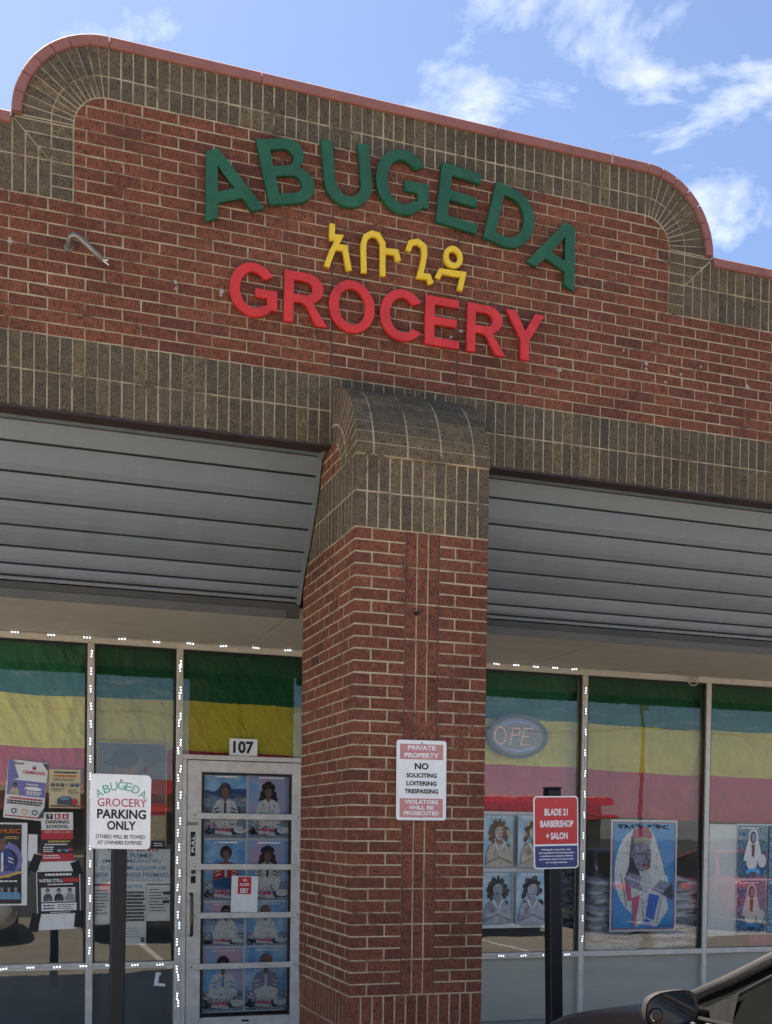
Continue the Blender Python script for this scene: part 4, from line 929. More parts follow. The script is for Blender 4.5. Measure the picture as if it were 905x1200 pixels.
for (x, z, rr, ln) in ((-1.60, 1.285, 20, .13), (-1.60, .84, 12, .14), (-1.28, .865, 5, .13), (-1.30, 1.25, -20, .10)):
    tag(MB().box(-.032, .032, -.003, -.0015, -ln/2, ln/2).build('tape_strip', BLACK, None, (x, YO-.001, z), (0, R(rr), 0)), {(-1.60, 1.285): 'black tape strip at the upper left of the WE\'RE STILL flyer', (-1.60, .84): 'black tape strip at the lower left of the WE\'RE STILL flyer', (-1.28, .865): 'black tape strip at the lower right of the WE\'RE STILL flyer', (-1.30, 1.25): 'black tape strip at the upper right of the WE\'RE STILL flyer'}[(x, z)], 'tape', 'black tape strips')
e, w, hh = sheet('flyer', 'blank white sheet stuck under the driving school flyer', 'flyer', -1.575, -1.305, 1.232, 1.298, YO+.001, PAPER, None, -2)
e, w, hh = sheet('flyer', 'blank white sheet hanging below the WE\'RE STILL flyer', 'flyer', -1.57, -1.30, .785, .850, YO+.001, PAPER, None, -2)
e, w, hh = sheet('flyer', 'small pale slip half hidden left of the driving school flyer', 'flyer', -1.65, -1.585, 1.30, 1.50, YO+.002, PAPER, None, 1)
# second window: framed portrait, notices
e, w, hh = sheet('framed_portrait', 'faded grey portrait poster with thin gold edge behind the parking sign', 'poster', -1.155, -.625, 1.42, 2.215, YI, plain('faded_print', (.13, .13, .14), .6, var=.25, scale=6))
p = Print(w, hh); p.frame(.0, .0, 1, 1, .016, 'gold'); p.ell(.42, .72, .17, .13, 'skin2'); p.ell(.40, .84, .20, .10, 'dgrey'); p.ell(.33, .80, .24, .035, 'dgrey'); p.poly([(.05, .40), (.25, .60), (.6, .60), (.95, .45), (.95, .30), (.05, .30)], 'dgrey'); p.rect(.02, .30, .98, .42, 'red'); p.rect(.02, .02, .98, .30, 'sand'); p.lines(.1, .05, .9, .28, 6, 'gold', .5, .2); p.ell(.68, .74, .02, .03, 'skin2'); p.build(e)
e, w, hh = sheet('notice', 'pale notice in blue capitals reading LIQUOR OR BEER ON THESE PREMISES', 'notice', -1.178, -.594, 1.128, 1.398, YI, PAPER)
for s_, z_, w_, m_ in (('WARNING', .148, .40, 'crimson'), ('A CRIME', .098, .32, 'steel'), ('(MISDEMEANOR)', .052, .44, 'steel'), ('TO CONSUME LIQUOR OR', .0, .53, 'steel'), ('BEER ON THESE PREMISES', -.052, .56, 'steel')): lettering(s_, 0, z_-.015, w_, .036, -.003, K[m_], e, .01)
p = Print(w, hh); p.lines(.1, .06, .9, .16, 2, 'grey', .35, .1); p.build(e)
for nm_, x0, x1, z0, z1, dy in (('white typed sheet below the liquor notice, beside the LED upright', -1.18, -1.03, .818, 1.112, 0), ('white typed sheet with black marks below the liquor notice', -.772, -.593, .838, 1.118, 0)):
    e, w, hh = sheet('notice', nm_, 'notice', x0, x1, z0, z1, YI, PAPER); p = Print(w, hh); p.lines(.1, .25, .9, .92, 8, 'dgrey', .3, .5)
    if x0 > -1: p.rect(.68, .74, .98, .82, 'black'); p.rect(.66, .50, .96, .58, 'black')
    p.build(e)
e, w, hh = sheet('notice', 'long white sheet of bold black text headed NOTICE', 'notice', -.945, -.775, .655, 1.132, YI-.004, PAPER); p = Print(w, hh); p.lines(.06, .38, .95, .88, 9, 'black', .6, .15); p.lines(.1, .12, .8, .30, 4, 'grey', .25, .3); p.rect(.74, .05, .90, .13, 'dgrey'); p.build(e); lettering('NOTICE', -.01, .215, .12, .026, -.012, K['steel'], e, .02)
e, w, hh = sheet('notice', 'small black sticker on the window beside the parking sign', 'sticker', -.742, -.640, 1.405, 1.462, YO, K['black']); p = Print(w, hh); p.lines(.15, .2, .85, .8, 2, 'white', .35, .1); p.build(e)
# pale scratched tag low in the second window
tag(MB().box(0, .03, -.002, 0, 0, .10).box(.03, .085, -.002, 0, .0, .022).box(.012, .04, -.0022, 0, .085, .105).build('sticker_scrap', WHITE, None, (-.715, YO, .34), (0, R(8), 0)), 'torn white sticker scrap on the low window left of the door', 'sticker')
def busy0(name, a, b, c, scale):
    mt, t, p, n, l = new_mat(name); g_ = n('ShaderNodeNewGeometry'); nz = n('ShaderNodeTexNoise'); nz.inputs['Scale'].default_value = scale; nz.inputs['Detail'].default_value = 4; l(g_.outputs['Position'], nz.inputs['Vector'])
    r = n('ShaderNodeValToRGB'); r.color_ramp.elements.new(.5)
    for i, q in enumerate((a, b, c)): r.color_ramp.elements[i].position = .34+.16*i; r.color_ramp.elements[i].color = tuple(q)+(1,)
    l(nz.outputs[0], r.inputs[0]); l(r.outputs[0], p.inputs['Base Color']); p.inputs['Roughness'].default_value = .6; return mt
DRAW = busy0('print_pencil', (.26, .25, .27), (.38, .36, .38), (.48, .46, .47), 18); DRAWB = busy0('print_sepia', (.38, .32, .22), (.50, .43, .30), (.58, .52, .39), 18)
# right windows: sheet of four portraits
e, w, hh = sheet('portrait_poster', 'white sheet with four drawn portraits of a girl with crossed arms', 'poster', 1.93, 2.668, .738, 1.742, YI+.002, PAPER)
p = Print(w, hh)
for i in range(2):
    for j in range(2):
        u0, v0 = .16+.42*i, .03+.49*j; u1, v1 = u0+.395, v0+.455
        p.rect(u0, v0, u1, v1, 'grey'); p.rect(u0+.008, v0+.006, u1-.008, v1-.006, BG5); cu, cv = (u0+u1)/2+.01, v0+.20
        dk, dk2 = ('hair', 'dgrey') if j == 0 else ('brown', 'sand'); sk = 'grey' if j == 0 else 'skin2'; lt = DRAW if j == 0 else DRAWB; rg = random.Random(5+i)
        for k_ in range(34):
            a_ = rg.uniform(-.62, 3.76); rr_ = rg.uniform(.60, 1.12); hx, hz = cu+.098*rr_*math.cos(a_), cv+.105+.095*rr_*math.sin(a_)
            p.ell(hx, hz, rg.uniform(.018, .036), rg.uniform(.014, .026), dk if rg.random() < .78 else dk2, 7)
        for k_ in range(16):
            sg = -1 if k_ % 2 else 1; p.ell(cu+sg*rg.uniform(.075, .135), cv+rg.uniform(-.10, .10), rg.uniform(.014, .026), rg.uniform(.014, .026), dk if rg.random() < .8 else dk2, 7)
        p.poly([(cu-.175, v0+.012), (cu-.165, cv-.09), (cu-.13, cv-.02), (cu-.045, cv+.022), (cu+.05, cv+.022), (cu+.13, cv-.03), (cu+.165, cv-.10), (cu+.175, v0+.012)], lt)
        p.poly([(cu-.036, cv), (cu+.036, cv), (cu+.032, cv+.06), (cu-.032, cv+.06)], sk); p.ell(cu, cv+.108, .064, .070, lt, 18)
        p.poly([(cu+.064, cv+.12), (cu+.058, cv+.07), (cu+.025, cv+.040), (cu+.030, cv+.09), (cu+.040, cv+.14)], sk)
        p.poly([(cu-.064, cv+.125), (cu-.05, cv+.165), (cu, cv+.185), (cu+.05, cv+.165), (cu+.064, cv+.125), (cu+.03, cv+.152), (cu-.02, cv+.148)], dk)
        for dx in (-.026, .026): p.ell(cu+dx, cv+.110, .0145, .0065, 'white', 9); p.ell(cu+dx, cv+.110, .007, .0062, 'hair', 7); p.poly([(cu+dx-.018, cv+.124), (cu+dx, cv+.130), (cu+dx+.018, cv+.124), (cu+dx, cv+.126)], 'hair'); p.rect(cu+dx-.015, cv+.1155, cu+dx+.015, cv+.1175, 'hair')
        p.poly([(cu+.002, cv+.108), (cu+.012, cv+.084), (cu-.010, cv+.082), (cu+.004, cv+.086)], sk); p.ell(cu, cv+.064, .022, .0065, 'rose' if j else 'dgrey', 9); p.rect(cu-.020, cv+.0635, cu+.020, cv+.0648, 'hair')
        for sg in (-1, 1):
            p.poly([(cu+sg*.05, cv+.02), (cu+sg*.075, cv+.01), (cu+sg*.02, cv-.06), (cu+sg*.005, cv-.05)], 'cloth')
            p.poly([(cu+sg*.17, cv-.12), (cu+sg*.165, cv-.165), (cu-sg*.02, cv-.105), (cu-sg*.075, cv-.055), (cu-sg*.055, cv-.035), (cu+sg*.02, cv-.075)], lt)
            p.poly([(cu+sg*.168, cv-.160), (cu+sg*.165, cv-.167), (cu-sg*.02, cv-.107), (cu-sg*.02, cv-.101)], 'dgrey')
            for k_ in range(4): q0 = (cu-sg*(.060+.012*k_), cv-.040-.012*k_); p.poly([q0, (q0[0]+sg*.030, q0[1]-.016), (q0[0]+sg*.030, q0[1]-.0185), (q0[0], q0[1]-.003)], 'dgrey')
        p.lines(u0+.05, v1-.035, u1-.05, v1-.015, 1, 'white', .6, .1)
p.build(e)
tag(MB().box(1.9, 2.92, S+.12, S+.5, .42, .74).build('dark_crate', plain('dark_board', (.02, .018, .015), .6, var=.4, scale=6)), 'dark low box standing behind the window under the girl portraits', 'box')
PALE = busy_mat('print_pale_skin', [(.16, .15, .20), (.26, .24, .32), (.38, .35, .43), (.30, .28, .36), (.20, .19, .25)], 16, 2)
SHAWL = busy_mat('print_shawl', [(.42, .42, .40), (.70, .69, .64), (.80, .79, .74), (.72, .71, .66), (.50, .50, .48)], 16, 3)
# big blue poster
e, w, hh = sheet('mother_poster', 'tall blue poster of a kneeling figure wrapped in a white shawl', 'poster', 3.300, 3.985, .688, 1.692, YI, WHITE)
p = Print(w, hh); p.frame(.025, .018, .975, .982, .008, 'red'); p.frame(.035, .025, .965, .975, .010, 'purple'); p.rect(.046, .033, .954, .967, 'sky')
p.poly(arc(.46, .54, .40, .40, 80, 250, 16)+[(.40, .04), (.55, .12), (.62, .04), (.72, .05), (.88, .20), (.85, .30), (.90, .40), (.78, .62), (.66, .84), (.58, .93)], SHAWL)
p.poly([(.30, .83), (.33, .91), (.45, .94), (.56, .93), (.62, .86), (.60, .83)], 'crimson')
p.poly([(.30, .85), (.28, .70), (.27, .58), (.20, .46), (.30, .44), (.44, .50), (.40, .62), (.40, .84)], 'dgrey')
p.poly(arc(.47, .685, .135, .145, 0, 345, 20), PALE); p.poly([(.34, .64), (.38, .58), (.47, .535), (.55, .56), (.60, .62), (.47, .60)], PALE); p.ell(.325, .69, .028, .036, PALE, 9)
p.poly([(.335, .78), (.345, .83), (.47, .85), (.59, .83), (.60, .77), (.52, .80), (.40, .80)], 'sand')
p.poly([(.39, .695), (.43, .705), (.475, .695), (.475, .688), (.43, .696), (.39, .688)], 'hair'); p.poly([(.52, .69), (.56, .70), (.595, .69), (.595, .683), (.56, .692), (.52, .684)], 'hair')
p.poly([(.385, .725), (.43, .738), (.48, .725), (.43, .730)], 'hair'); p.poly([(.515, .72), (.56, .732), (.60, .72), (.56, .724)], 'hair')
p.poly([(.50, .70), (.525, .635), (.485, .632)], 'grey'); p.ell(.50, .595, .045, .011, 'crimson', 10); p.poly([(.56, .66), (.60, .64), (.585, .57), (.53, .55)], 'skin2')
p.poly([(.20, .46), (.30, .40), (.48, .36), (.60, .40), (.58, .50), (.42, .50), (.28, .53)], PALE); p.poly([(.46, .50), (.52, .56), (.60, .50), (.64, .42), (.50, .36), (.44, .42)], 'cloth')
p.poly([(.62, .38), (.74, .46), (.88, .44), (.95, .32), (.92, .28), (.80, .32), (.68, .36)], PALE); p.poly([(.78, .34), (.93, .44), (.95, .30), (.92, .28)], 'dgrey')
p.poly([(.21, .45), (.30, .40), (.32, .28), (.26, .27)], 'rose'); p.poly([(.32, .30), (.44, .33), (.42, .22), (.37, .05), (.34, .04)], 'rose'); p.poly([(.58, .34), (.74, .32), (.68, .18), (.66, .10), (.56, .12), (.53, .14)], 'azure'); p.poly([(.53, .11), (.60, .10), (.64, .04), (.53, .04)], 'azure')
for a_, b_ in (((.32, .24), (.40, .06)), ((.46, .30), (.50, .08)), ((.76, .30), (.70, .08)), ((.70, .80), (.82, .50)), ((.14, .52), (.24, .22))): p.poly([a_, (a_[0]+.012, a_[1]), (b_[0]+.012, b_[1]), b_], 'grey')
p.poly([(.22, .50), (.80, .36), (.80, .352), (.22, .49)], 'white'); p.lines(.72, .04, .95, .055, 1, 'deep', .6, .1); p.build(e)
lettering('የእናት ፍቅር', -.02, .442, .52, .048, -.018, K['black'], e, .02)
# flour sacks piled behind the window
SACK = plain('woven_sack', (.66, .66, .65), .7, var=.14, scale=10, bump=.35, bscale=22)
def sack_mesh(L_, D_, H_, seed):
    rng = random.Random(seed); mb = MB(); nx, ny = 16, 8; ph = [rng.uniform(0, 6) for _ in range(6)]
    def prof_(u, v, sgn):
        e_ = max(0, 1-abs(2*u-1)**4)**.45*max(0, 1-abs(2*v-1)**4)**.42
        wr = .010*math.sin(u*23+ph[0]+3*v)+.008*math.sin(u*11-v*9+ph[1])+.008*math.sin(v*17+ph[2])
        return sgn*(H_/2*e_)+wr*min(1, e_*2)+.012*math.sin(u*5+ph[3])
    for sgn in (-1, 1):
        for j in range(ny+1):
            for i in range(nx+1):
                u, v = i/nx, j/ny; mb.v.append(((u-.5)*L_*(1-.03*math.sin(v*9+ph[4])), (v-.5)*D_, prof_(u, v, sgn)))
    n = (nx+1)*(ny+1)
    for j in range(ny):
        for i in range(nx):
            a = j*(nx+1)+i; mb.f += [(a, a+1, a+nx+2, a+nx+1), (n+a, n+a+nx+1, n+a+nx+2, n+a+1)]
    for i in range(nx): mb.f += [(i, n+i, n+i+1, i+1), (ny*(nx+1)+i, ny*(nx+1)+i+1, n+ny*(nx+1)+i+1, n+ny*(nx+1)+i)]
    for j in range(ny):
        a, b = j*(nx+1), (j+1)*(nx+1); mb.f += [(a, b, n+b, n+a), (a+nx, n+a+nx, n+b+nx, b+nx)]
    mb.mi = [0]*len(mb.f); me = mb.mesh('sack', True); me.materials.append(SACK); return me
SM = [sack_mesh(.56, .40, .098, k) for k in range(4)]; SM2 = [sack_mesh(.70, .40, .102, k+9) for k in range(4)]
ords = ['lowest', 'second', 'third', 'fourth', 'fifth', 'sixth', 'seventh', 'eighth', 'ninth']
for col, (xc, n_, lib, nm_) in enumerate(((3.40, 8, SM, 'left'), (4.09, 8, SM2, 'right'))):
    for k in range(n_):
        zc = .545+k*.083; e = empty('flour_sack', (xc+random.uniform(-.03, .03), S+.295+random.uniform(-.02, .02), zc), '%s white flour sack from the bottom of the %s pile behind the window' % (ords[k] if k else 'lowest', nm_), 'sack', 'flour sacks piled in the window', (R(random.uniform(-3, 3)), R(random.uniform(-4, 4)), R(random.uniform(-5, 5))))
        if k == 0: e['label'] = 'lowest white flour sack of the %s pile behind the window' % nm_
        obj('bag', lib[k % 4], None, e)
        lettering('Barley Flour' if k % 2 else 'Inc. Barley Flour', random.uniform(-.08, .10), .004, .22 if k % 2 else .27, .020, -.212, K['dgrey'], e, .03)
# shelf the sacks and posters stand on
tag(MB().box(1.80, 6.8, S+.11, S+.75, .40, .455, .004).build('window_shelf', plain('shelf_board', (.16, .15, .14), .7, var=.15)), 'grey display shelf inside the window right of the pillar', 'shelf')
for (x, s_) in ((2.66, 0), (2.84, 1)):
    pass
foil = MB(); nx, nz = 22, 40; rng = random.Random(4)
for j in range(nz+1):
    for i in range(nx+1): foil.v.append(((i/nx-.5)*.36, .02*math.sin(i*1.1+j*.9)+.016*math.sin(j*1.7-i*.5)+rng.uniform(-.008, .008), j/nz*.86))
for j in range(nz):
    for i in range(nx): a = j*(nx+1)+i; foil.f.append((a, a+1, a+nx+2, a+nx+1)); foil.mi.append(0)
tag(foil.build('plastic_wrap', plain('clear_wrap', (.10, .105, .11), .22, var=.4, scale=12), None, (2.80, S+.16, .47), smooth=True), 'crumpled dark plastic wrap hanging behind the window by the barbershop sign', 'plastic')
BUSY2 = busy_mat('print_blue_room', [(.01, .03, .06), (.04, .12, .20), (.30, .48, .58), (.05, .16, .26), (.02, .05, .09), (.45, .58, .62), (.06, .20, .30)], 40)
# right end: white sheet and four blue pictures
e, w, hh = sheet('blank_sheet', 'blank white sheet hanging in the window at the right edge', 'sheet', 4.285, 4.625, .632, 1.665, YI+.003, PAPER)
e, w, hh = sheet('picture_sheet', 'blue toned sheet with pictures of a veiled woman at the right edge', 'poster', 4.628, 5.30, .640, 1.672, YI, WHITE)
p = Print(w, hh)
for i in range(2):
    for j in range(2):
        u0, v0 = .012+.495*i, .012+.495*j; u1, v1 = u0+.48, v0+.478; p.rect(u0, v0, u1, v1, BUSY2); cu, cv = (u0+u1)/2, v0+.26; rng = random.Random(i+2*j)
        for k_ in range(26): p.ell(rng.uniform(u0+.03, u1-.03), rng.uniform(v0+.02, v1-.05), rng.uniform(.01, .035), rng.uniform(.008, .02), rng.choice(['deep', 'teal', 'steel', 'dgrey', 'sky']), 7)
        p.ell(cu, cv+.115, .085, .075, 'cloth'); p.poly([(cu-.16, cv-.10), (cu-.09, cv+.08), (cu+.09, cv+.08), (cu+.16, cv-.10)], ROBE); p.ell(cu, cv+.112, .052, .056, 'dgrey'); p.ell(cu+.008, cv+.110, .034, .038, 'lilac'); p.poly([(cu-.03, cv+.05), (cu+.03, cv+.05), (cu+.02, cv-.10), (cu-.02, cv-.10)], 'brown')
        p.ell(cu-.02, cv-.12, .09, .06, 'cloth'); p.ell(cu, cv-.20, .13, .030, 'sky'); p.ell(cu+.15, cv-.10, .07, .06, 'cloth'); p.ell(cu, cv-.215, .07, .016, 'dgrey')
        p.lines(u0+.03, v1-.03, u1-.1, v1-.012, 1, 'white', .6, .2)
p.build(e)
bg_ = empty('gift_bag', (5.05, S+.30, .455), 'magenta paper gift bag on the shelf at the right edge', 'bag')
MB().box(-.12, .12, -.05, .05, 0, .20, .004).build('body', K['magenta'], bg_); MB().tube([(-.05, -.052, .13)]+[(.05*math.cos(R(a)), -.056, .16+.06*math.sin(R(a))) for a in range(180, -1, -20)]+[(.05, -.052, .13)], .004, 6).build('handle', WHITE, bg_)

# ================================================================ signs in front
def rounded(w, h_, r_, n=5):
    return arc(w/2-r_, h_/2-r_, r_, r_, 0, 90, n)+arc(-w/2+r_, h_/2-r_, r_, r_, 90, 180, n)+arc(-w/2+r_, -h_/2+r_, r_, r_, 180, 270, n)+arc(w/2-r_, -h_/2+r_, r_, r_, 270, 360, n)
def plate(w, h_, mat, parent, r_=.02, t=.003):
    me = curve_mesh([rounded(w, h_, r_)], t, .0005, 'plate'); me.transform(UP); return obj('plate', me, mat, parent)
def flat(poly, mat, parent, y, name='print', holes=()):
    me = curve_mesh([poly]+list(holes), .0004, 0, name); me.transform(UP); return obj(name, me, mat, parent, (0, y, 0))
def box2(x0, x1, z0, z1): return [(x0, z0), (x1, z0), (x1, z1), (x0, z1)]
SW_W = plain('sign_white', (.84, .83, .79), .35, var=.06, scale=9); PKP = plain('faded_red_print', (.56, .24, .22), .45, var=.08, scale=20); SGR = plain('sign_red', (.56, .035, .030), .35, var=.06, scale=10); SGB = plain('sign_navy', (.035, .045, .16), .35, var=.08, scale=10)
# private property sign on the pillar
ps = empty('private_property_sign', (.4105, PY-.0175, 1.85), 'white and faded red PRIVATE PROPERTY NO SOLICITING sign on the pillar', 'sign', None, (0, R(-.4), 0))
plate(.304, .456, SW_W, ps, .016)
flat(box2(-.132, .132, .119, .206), PKP, ps, -.0024); flat(box2(-.132, .132, -.212, -.104), PKP, ps, -.0024)
for s_, z_, w_, h_, m_ in (('PRIVATE', .185, .17, .026, 'white'), ('PROPERTY', .142, .21, .028, 'white'), ('NO', .080, .085, .038, 'black'), ('SOLICITING', .028, .185, .026, 'black'), ('LOITERING', -.018, .185, .026, 'black'), ('TRESPASSING', -.063, .205, .026, 'black'), ('VIOLATORS', -.124, .205, .024, 'white'), ('WILL BE', -.156, .155, .022, 'white'), ('PROSECUTED', -.188, .215, .024, 'white')):
    lettering(s_, .0, z_, w_, h_, -.0034, K[m_], ps, .035)
for z_ in (.212, -.212): MB().tube([(0, -.0045, z_), (0, -.001, z_)], .005, 8).build('screw', STEEL, ps)
# black posts with parking signs
def post_sign(name, x, y, zt, zs, w, h_, label, lean, hw=.032):
    e = empty(name, (x, y, SW), label, 'sign', 'parking signs on black posts', lean)
    mb = MB().box(-hw, hw, .004, .004+2*hw, 0, zt-SW, .006); mb.build('post', BLACK, e)
    MB().box(-hw-.003, hw+.003, .001, .007+2*hw, zt-SW, zt-SW+.012, .004).build('post_cap', BLACK, e)
    pl = plate(w, h_, SW_W, e, .022); pl.location = (0, 0, zs-SW)
    for z_ in (h_/2-.03, -h_/2+.03): MB().tube([(0, -.006, zs-SW+z_), (0, .006, zs-SW+z_)], .006, 8).build('bolt', STEEL, e)
    return e, zs-SW
ya = -.7
e, zo = post_sign('parking_sign', -1.309, ya, 1.74, 1.637, .302, .378, 'white ABUGEDA GROCERY PARKING ONLY sign on a black post', (0, R(.5), 0), .037)
def L2(s_, x, z_, w_, h_, m_, rot=0, b=.02): return lettering(s_, x, zo+z_, w_, h_, -.0034, K[m_], e, b, rot)
arcw = 'ABUGEDA'
for i, ch in enumerate(arcw):
    t = (i-3)/3; a_ = -t*27; xx_ = .002+.110*t; zz_ = .132-.040*t*t
    lettering(ch, xx_, zo+zz_, .036, .042, -.0022, K['green'], e, .012, a_)
L2('GROCERY', .008, .046, .246, .042, 'crimson', 0, .008); L2('PARKING', .006, -.012, .244, .048, 'black', 0, .03); L2('ONLY', .006, -.070, .144, .046, 'black', 0, .03)
L2('OTHERS WILL BE TOWED', .002, -.127, .246, .020, 'black', 0, .012); L2("AT OWNER'S EXPENSE", -.002, -.157, .220, .020, 'black', 0, .012)
e2, zo = post_sign('parking_sign', 1.226, ya, 1.815, 1.563, .288, .420, 'red and navy BLADE 21 BARBERSHOP + SALON sign on a black post', (0, R(-1.6), 0), .040); e = e2
def zoff(p): return [(a, b+zo) for a, b in p]
wi, hi = .274, .406
inner = rounded(wi, hi, .017)
flat(zoff([p for p in inner if p[1] > 0]+[(-wi/2, -.068), (wi/2, -.068)]), SGR, e, -.0024); flat(zoff([(wi/2, -.078), (-wi/2, -.078)]+[p for p in inner if p[1] < -.1]), SGB, e, -.0024)
L2('BLADE 21', 0, .118, .150, .040, 'white', 0, .035); L2('BARBERSHOP', .004, .050, .214, .040, 'white', 0, .035); L2('+ SALON', .004, -.020, .140, .040, 'white', 0, .035)
for i, (s_, w_) in enumerate((('Parking for customers only.', .190), ('Cars parked in a barbershop space', .228), ('or parked on property without', .214), ('permission may be towed at the', .220), ("car owner's expense.", .142))): L2(s_, 0, -.100-.0185*i, w_, .013, 'white', 0, .03)

# ================================================================ parked car (nose towards the shop)
CARP = plain('car_paint', (.034, .032, .034), .42, metal=.2, var=0, coat=.3); RUB = plain('rubber', (.012, .012, .012), .7, var=.2); CHR = plain('chrome', (.6, .6, .6), .12, metal=1, var=.05); TRIM = plain('black_trim', (.008, .008, .009), .5, var=.2, spec=.2)
CGL = plain('car_glass', (.005, .0055, .0055), .05, var=0, spec=.14); MIRR = plain('mirror_glass', (.16, .165, .165), .03, metal=1, var=0)
def make_car(loc, label, rotz=0, paint=CARP):
    """local: x across (left side negative), +y nose, origin on the ground under the cowl"""
    c = empty('parked_car', loc, label, 'car', None, (0, 0, rotz))
    # stations: y, half width at sill, half width at shoulder, z bottom, z shoulder, half width top, z top edge, z top middle
    st_ = [(1.35, .50, .52, .34, .46, .40, .52, .54), (1.24, .70, .74, .24, .56, .62, .62, .65), (1.0, .80, .85, .20, .67, .72, .745, .775), (.62, .84, .89, .20, .76, .76, .835, .87), (.25, .86, .90, .20, .82, .78, .895, .925), (-.05, .87, .905, .20, .86, .80, .93, .95), (-.40, .88, .91, .20, .91, .84, .965, .97), (-1.2, .88, .915, .20, .93, .86, .985, .985), (-2.2, .87, .91, .20, .95, .84, 1.01, 1.01), (-2.75, .82, .87, .22, .95, .74, 1.03, 1.04), (-3.0, .72, .76, .32, .86, .62, .95, .97)]
    mb = MB(); ns = []
    for (y, ws, wh, zb, zs_, wt, zt, zm) in st_:
        half = [(0, zb), (ws*.8, zb), (ws, zb+.06), (wh*.995, zb+.28*(zs_-zb)), (wh, zb+.65*(zs_-zb)), (wh*.985, zs_-.04), (wh*.965, zs_), ((wt+wh)/2*.985, (zs_+zt)/2+.012), (wt, zt), (wt*.6, zt+(zm-zt)*.62), (0, zm)]
        ring = half+[(-x, z) for x, z in half[-2:0:-1]]; ns.append(len(ring)); mb.v += [(x, y, z) for x, z in ring]
    n = ns[0]
    for i in range(len(st_)-1):
        for k in range(n): mb.f.append((i*n+k, i*n+(k+1) % n, (i+1)*n+(k+1) % n, (i+1)*n+k))
    mb.f += [tuple(range(n)), tuple((len(st_)-1)*n+k for k in range(n-1, -1, -1))]; mb.mi = [0]*len(mb.f)
    body = mb.build('body', paint, c, smooth=True)
    sb = body.modifiers.new('s', 'SUBSURF'); sb.levels = sb.render_levels = 2
    # greenhouse
    A0, A1 = Vector((-.80, -.20, .955)), Vector((-.575, -1.10, 1.43)); C0, C1 = Vector((-.80, -2.45, 1.0)), Vector((-.57, -1.95, 1.44)); Bm0, Bm1 = Vector((-.835, -1.30, .985)), Vector((-.585, -1.42, 1.465))
    mir = lambda v: Vector((-v.x, v.y, v.z))
    rm = MB(); rv = []
    for y, w_, z in ((-1.08, .575, 1.43), (-1.22, .59, 1.463), (-1.5, .60, 1.48), (-1.8, .59, 1.47), (-1.98, .57, 1.44)):
        for t in (-1, -.92, -.5, 0, .5, .92, 1): rv.append((w_*t, y, z+(.025*(1-t*t) if abs(t) < .99 else -.012)))
    rm.v = rv; rm.f = [(j*7+i, j*7+i+1, j*7+i+8, j*7+i+7) for j in range(4) for i in range(6)]; rm.mi = [0]*len(rm.f); ro = rm.build('roof', paint, c, smooth=True); so_ = ro.modifiers.new('t', 'SOLIDIFY'); so_.thickness = .03
    MB().add([A0+Vector((.02, .02, .0)), mir(A0+Vector((.02, .02, 0))), mir(A1), A1, Vector((0, -.02, .985)), Vector((0, -1.06, 1.45))], [(0, 4, 5, 3), (4, 1, 2, 5)]).build('windscreen', CGL, c)
    MB().add([C0, mir(C0), mir(C1), C1], [(0, 1, 2, 3)]).build('rear_window', CGL, c)
    for s_ in (-1, 1):
        f_ = (lambda v: v) if s_ < 0 else mir
        def pil_(name, pts, r_, mt): return MB().tube([f_(q) for q in pts], r_, 8).build(name, mt, c, smooth=True)
        pil_('a_pillar', [A0+Vector((-.01, .12, -.035)), A0+(A1-A0)*.3+Vector((-.012, 0, .012)), A0+(A1-A0)*.7+Vector((-.012, 0, .016)), A1], [.034, .026, .026, .030], paint)
        pil_('window_trim', [A0+Vector((.0, -.18, .008)), A0+(A1-A0)*.45+Vector((-.012, -.10, -.012)), A1+Vector((-.012, -.04, -.02)), Bm1+Vector((-.012, 0, -.02)), C1+Vector((-.01, .05, -.03))], .012, TRIM)
        pil_('c_pillar', [C0+Vector((-.0, .05, -.02)), C1], [.06, .04], paint); pil_('b_pillar', [Bm0, Bm1], .03, TRIM)
        w1 = [A0+Vector((-.012, .03, -.012)), A1+Vector((-.005, -.05, -.02)), Bm1+Vector((0, .0, -.02)), Bm0+Vector((0, .0, .0))]
        MB().add([f_(q) for q in w1], [(0, 1, 2, 3)]).build('side_window', CGL, c)
        MB().add([f_(q) for q in (Bm0, Bm1+Vector((0, 0, -.02)), C1+Vector((-.005, .04, -.02)), C0+Vector((-.01, .2, 0)))], [(0, 1, 2, 3)]).build('side_window', CGL, c)
        q = A0+Vector((-.03, -.14, .002)); MB().add([f_(v) for v in (q, q+Vector((.01, -.26, .0)), q+Vector((.055, -.24, .125)))], [(0, 1, 2)]).build('quarter_trim', TRIM, c)
        MB().tube([f_(Vector((-.875, -.30, .965))), f_(Vector((-.885, -1.25, .985))), f_(Vector((-.87, -2.3, 1.0)))], .010, 6).build('belt_trim', TRIM, c)
        MB().box(s_*.915-.012, s_*.915+.012, -1.20, -1.02, .80, .825, .008).build('door_handle', paint, c)
        # wheels
        for y in (.78, -2.05):
            wl = MB().tube([(s_*.70, y, .32), (s_*.72, y, .32), (s_*.88, y, .32), (s_*.90, y, .32)], [.29, .32, .32, .29], 28).build('wheel', RUB, c)
            MB().tube([(s_*.86, y, .32), (s_*.905, y, .32)], [.21, .20], 20).build('rim', CHR, wl)
        # headlight and tail light
        MB().box(s_*.62-.13, s_*.62+.13, 1.12, 1.24, .52, .62, .03).build('headlight', plain('lamp_glass', (.5, .5, .52), .1, var=.2), c)
        MB().box(s_*.66-.11, s_*.66+.11, -2.98, -2.86, .80, .92, .03).build('tail_light', K['red'], c)
        # door mirror: shell, glass, round blind-spot mirror, foot
        mr_ = empty('door_mirror', (s_*1.035, -.50, 1.035), None, None); mr_.parent = c
        del_keys = [k_ for k_ in ('label', 'category') if k_ in mr_.keys()]
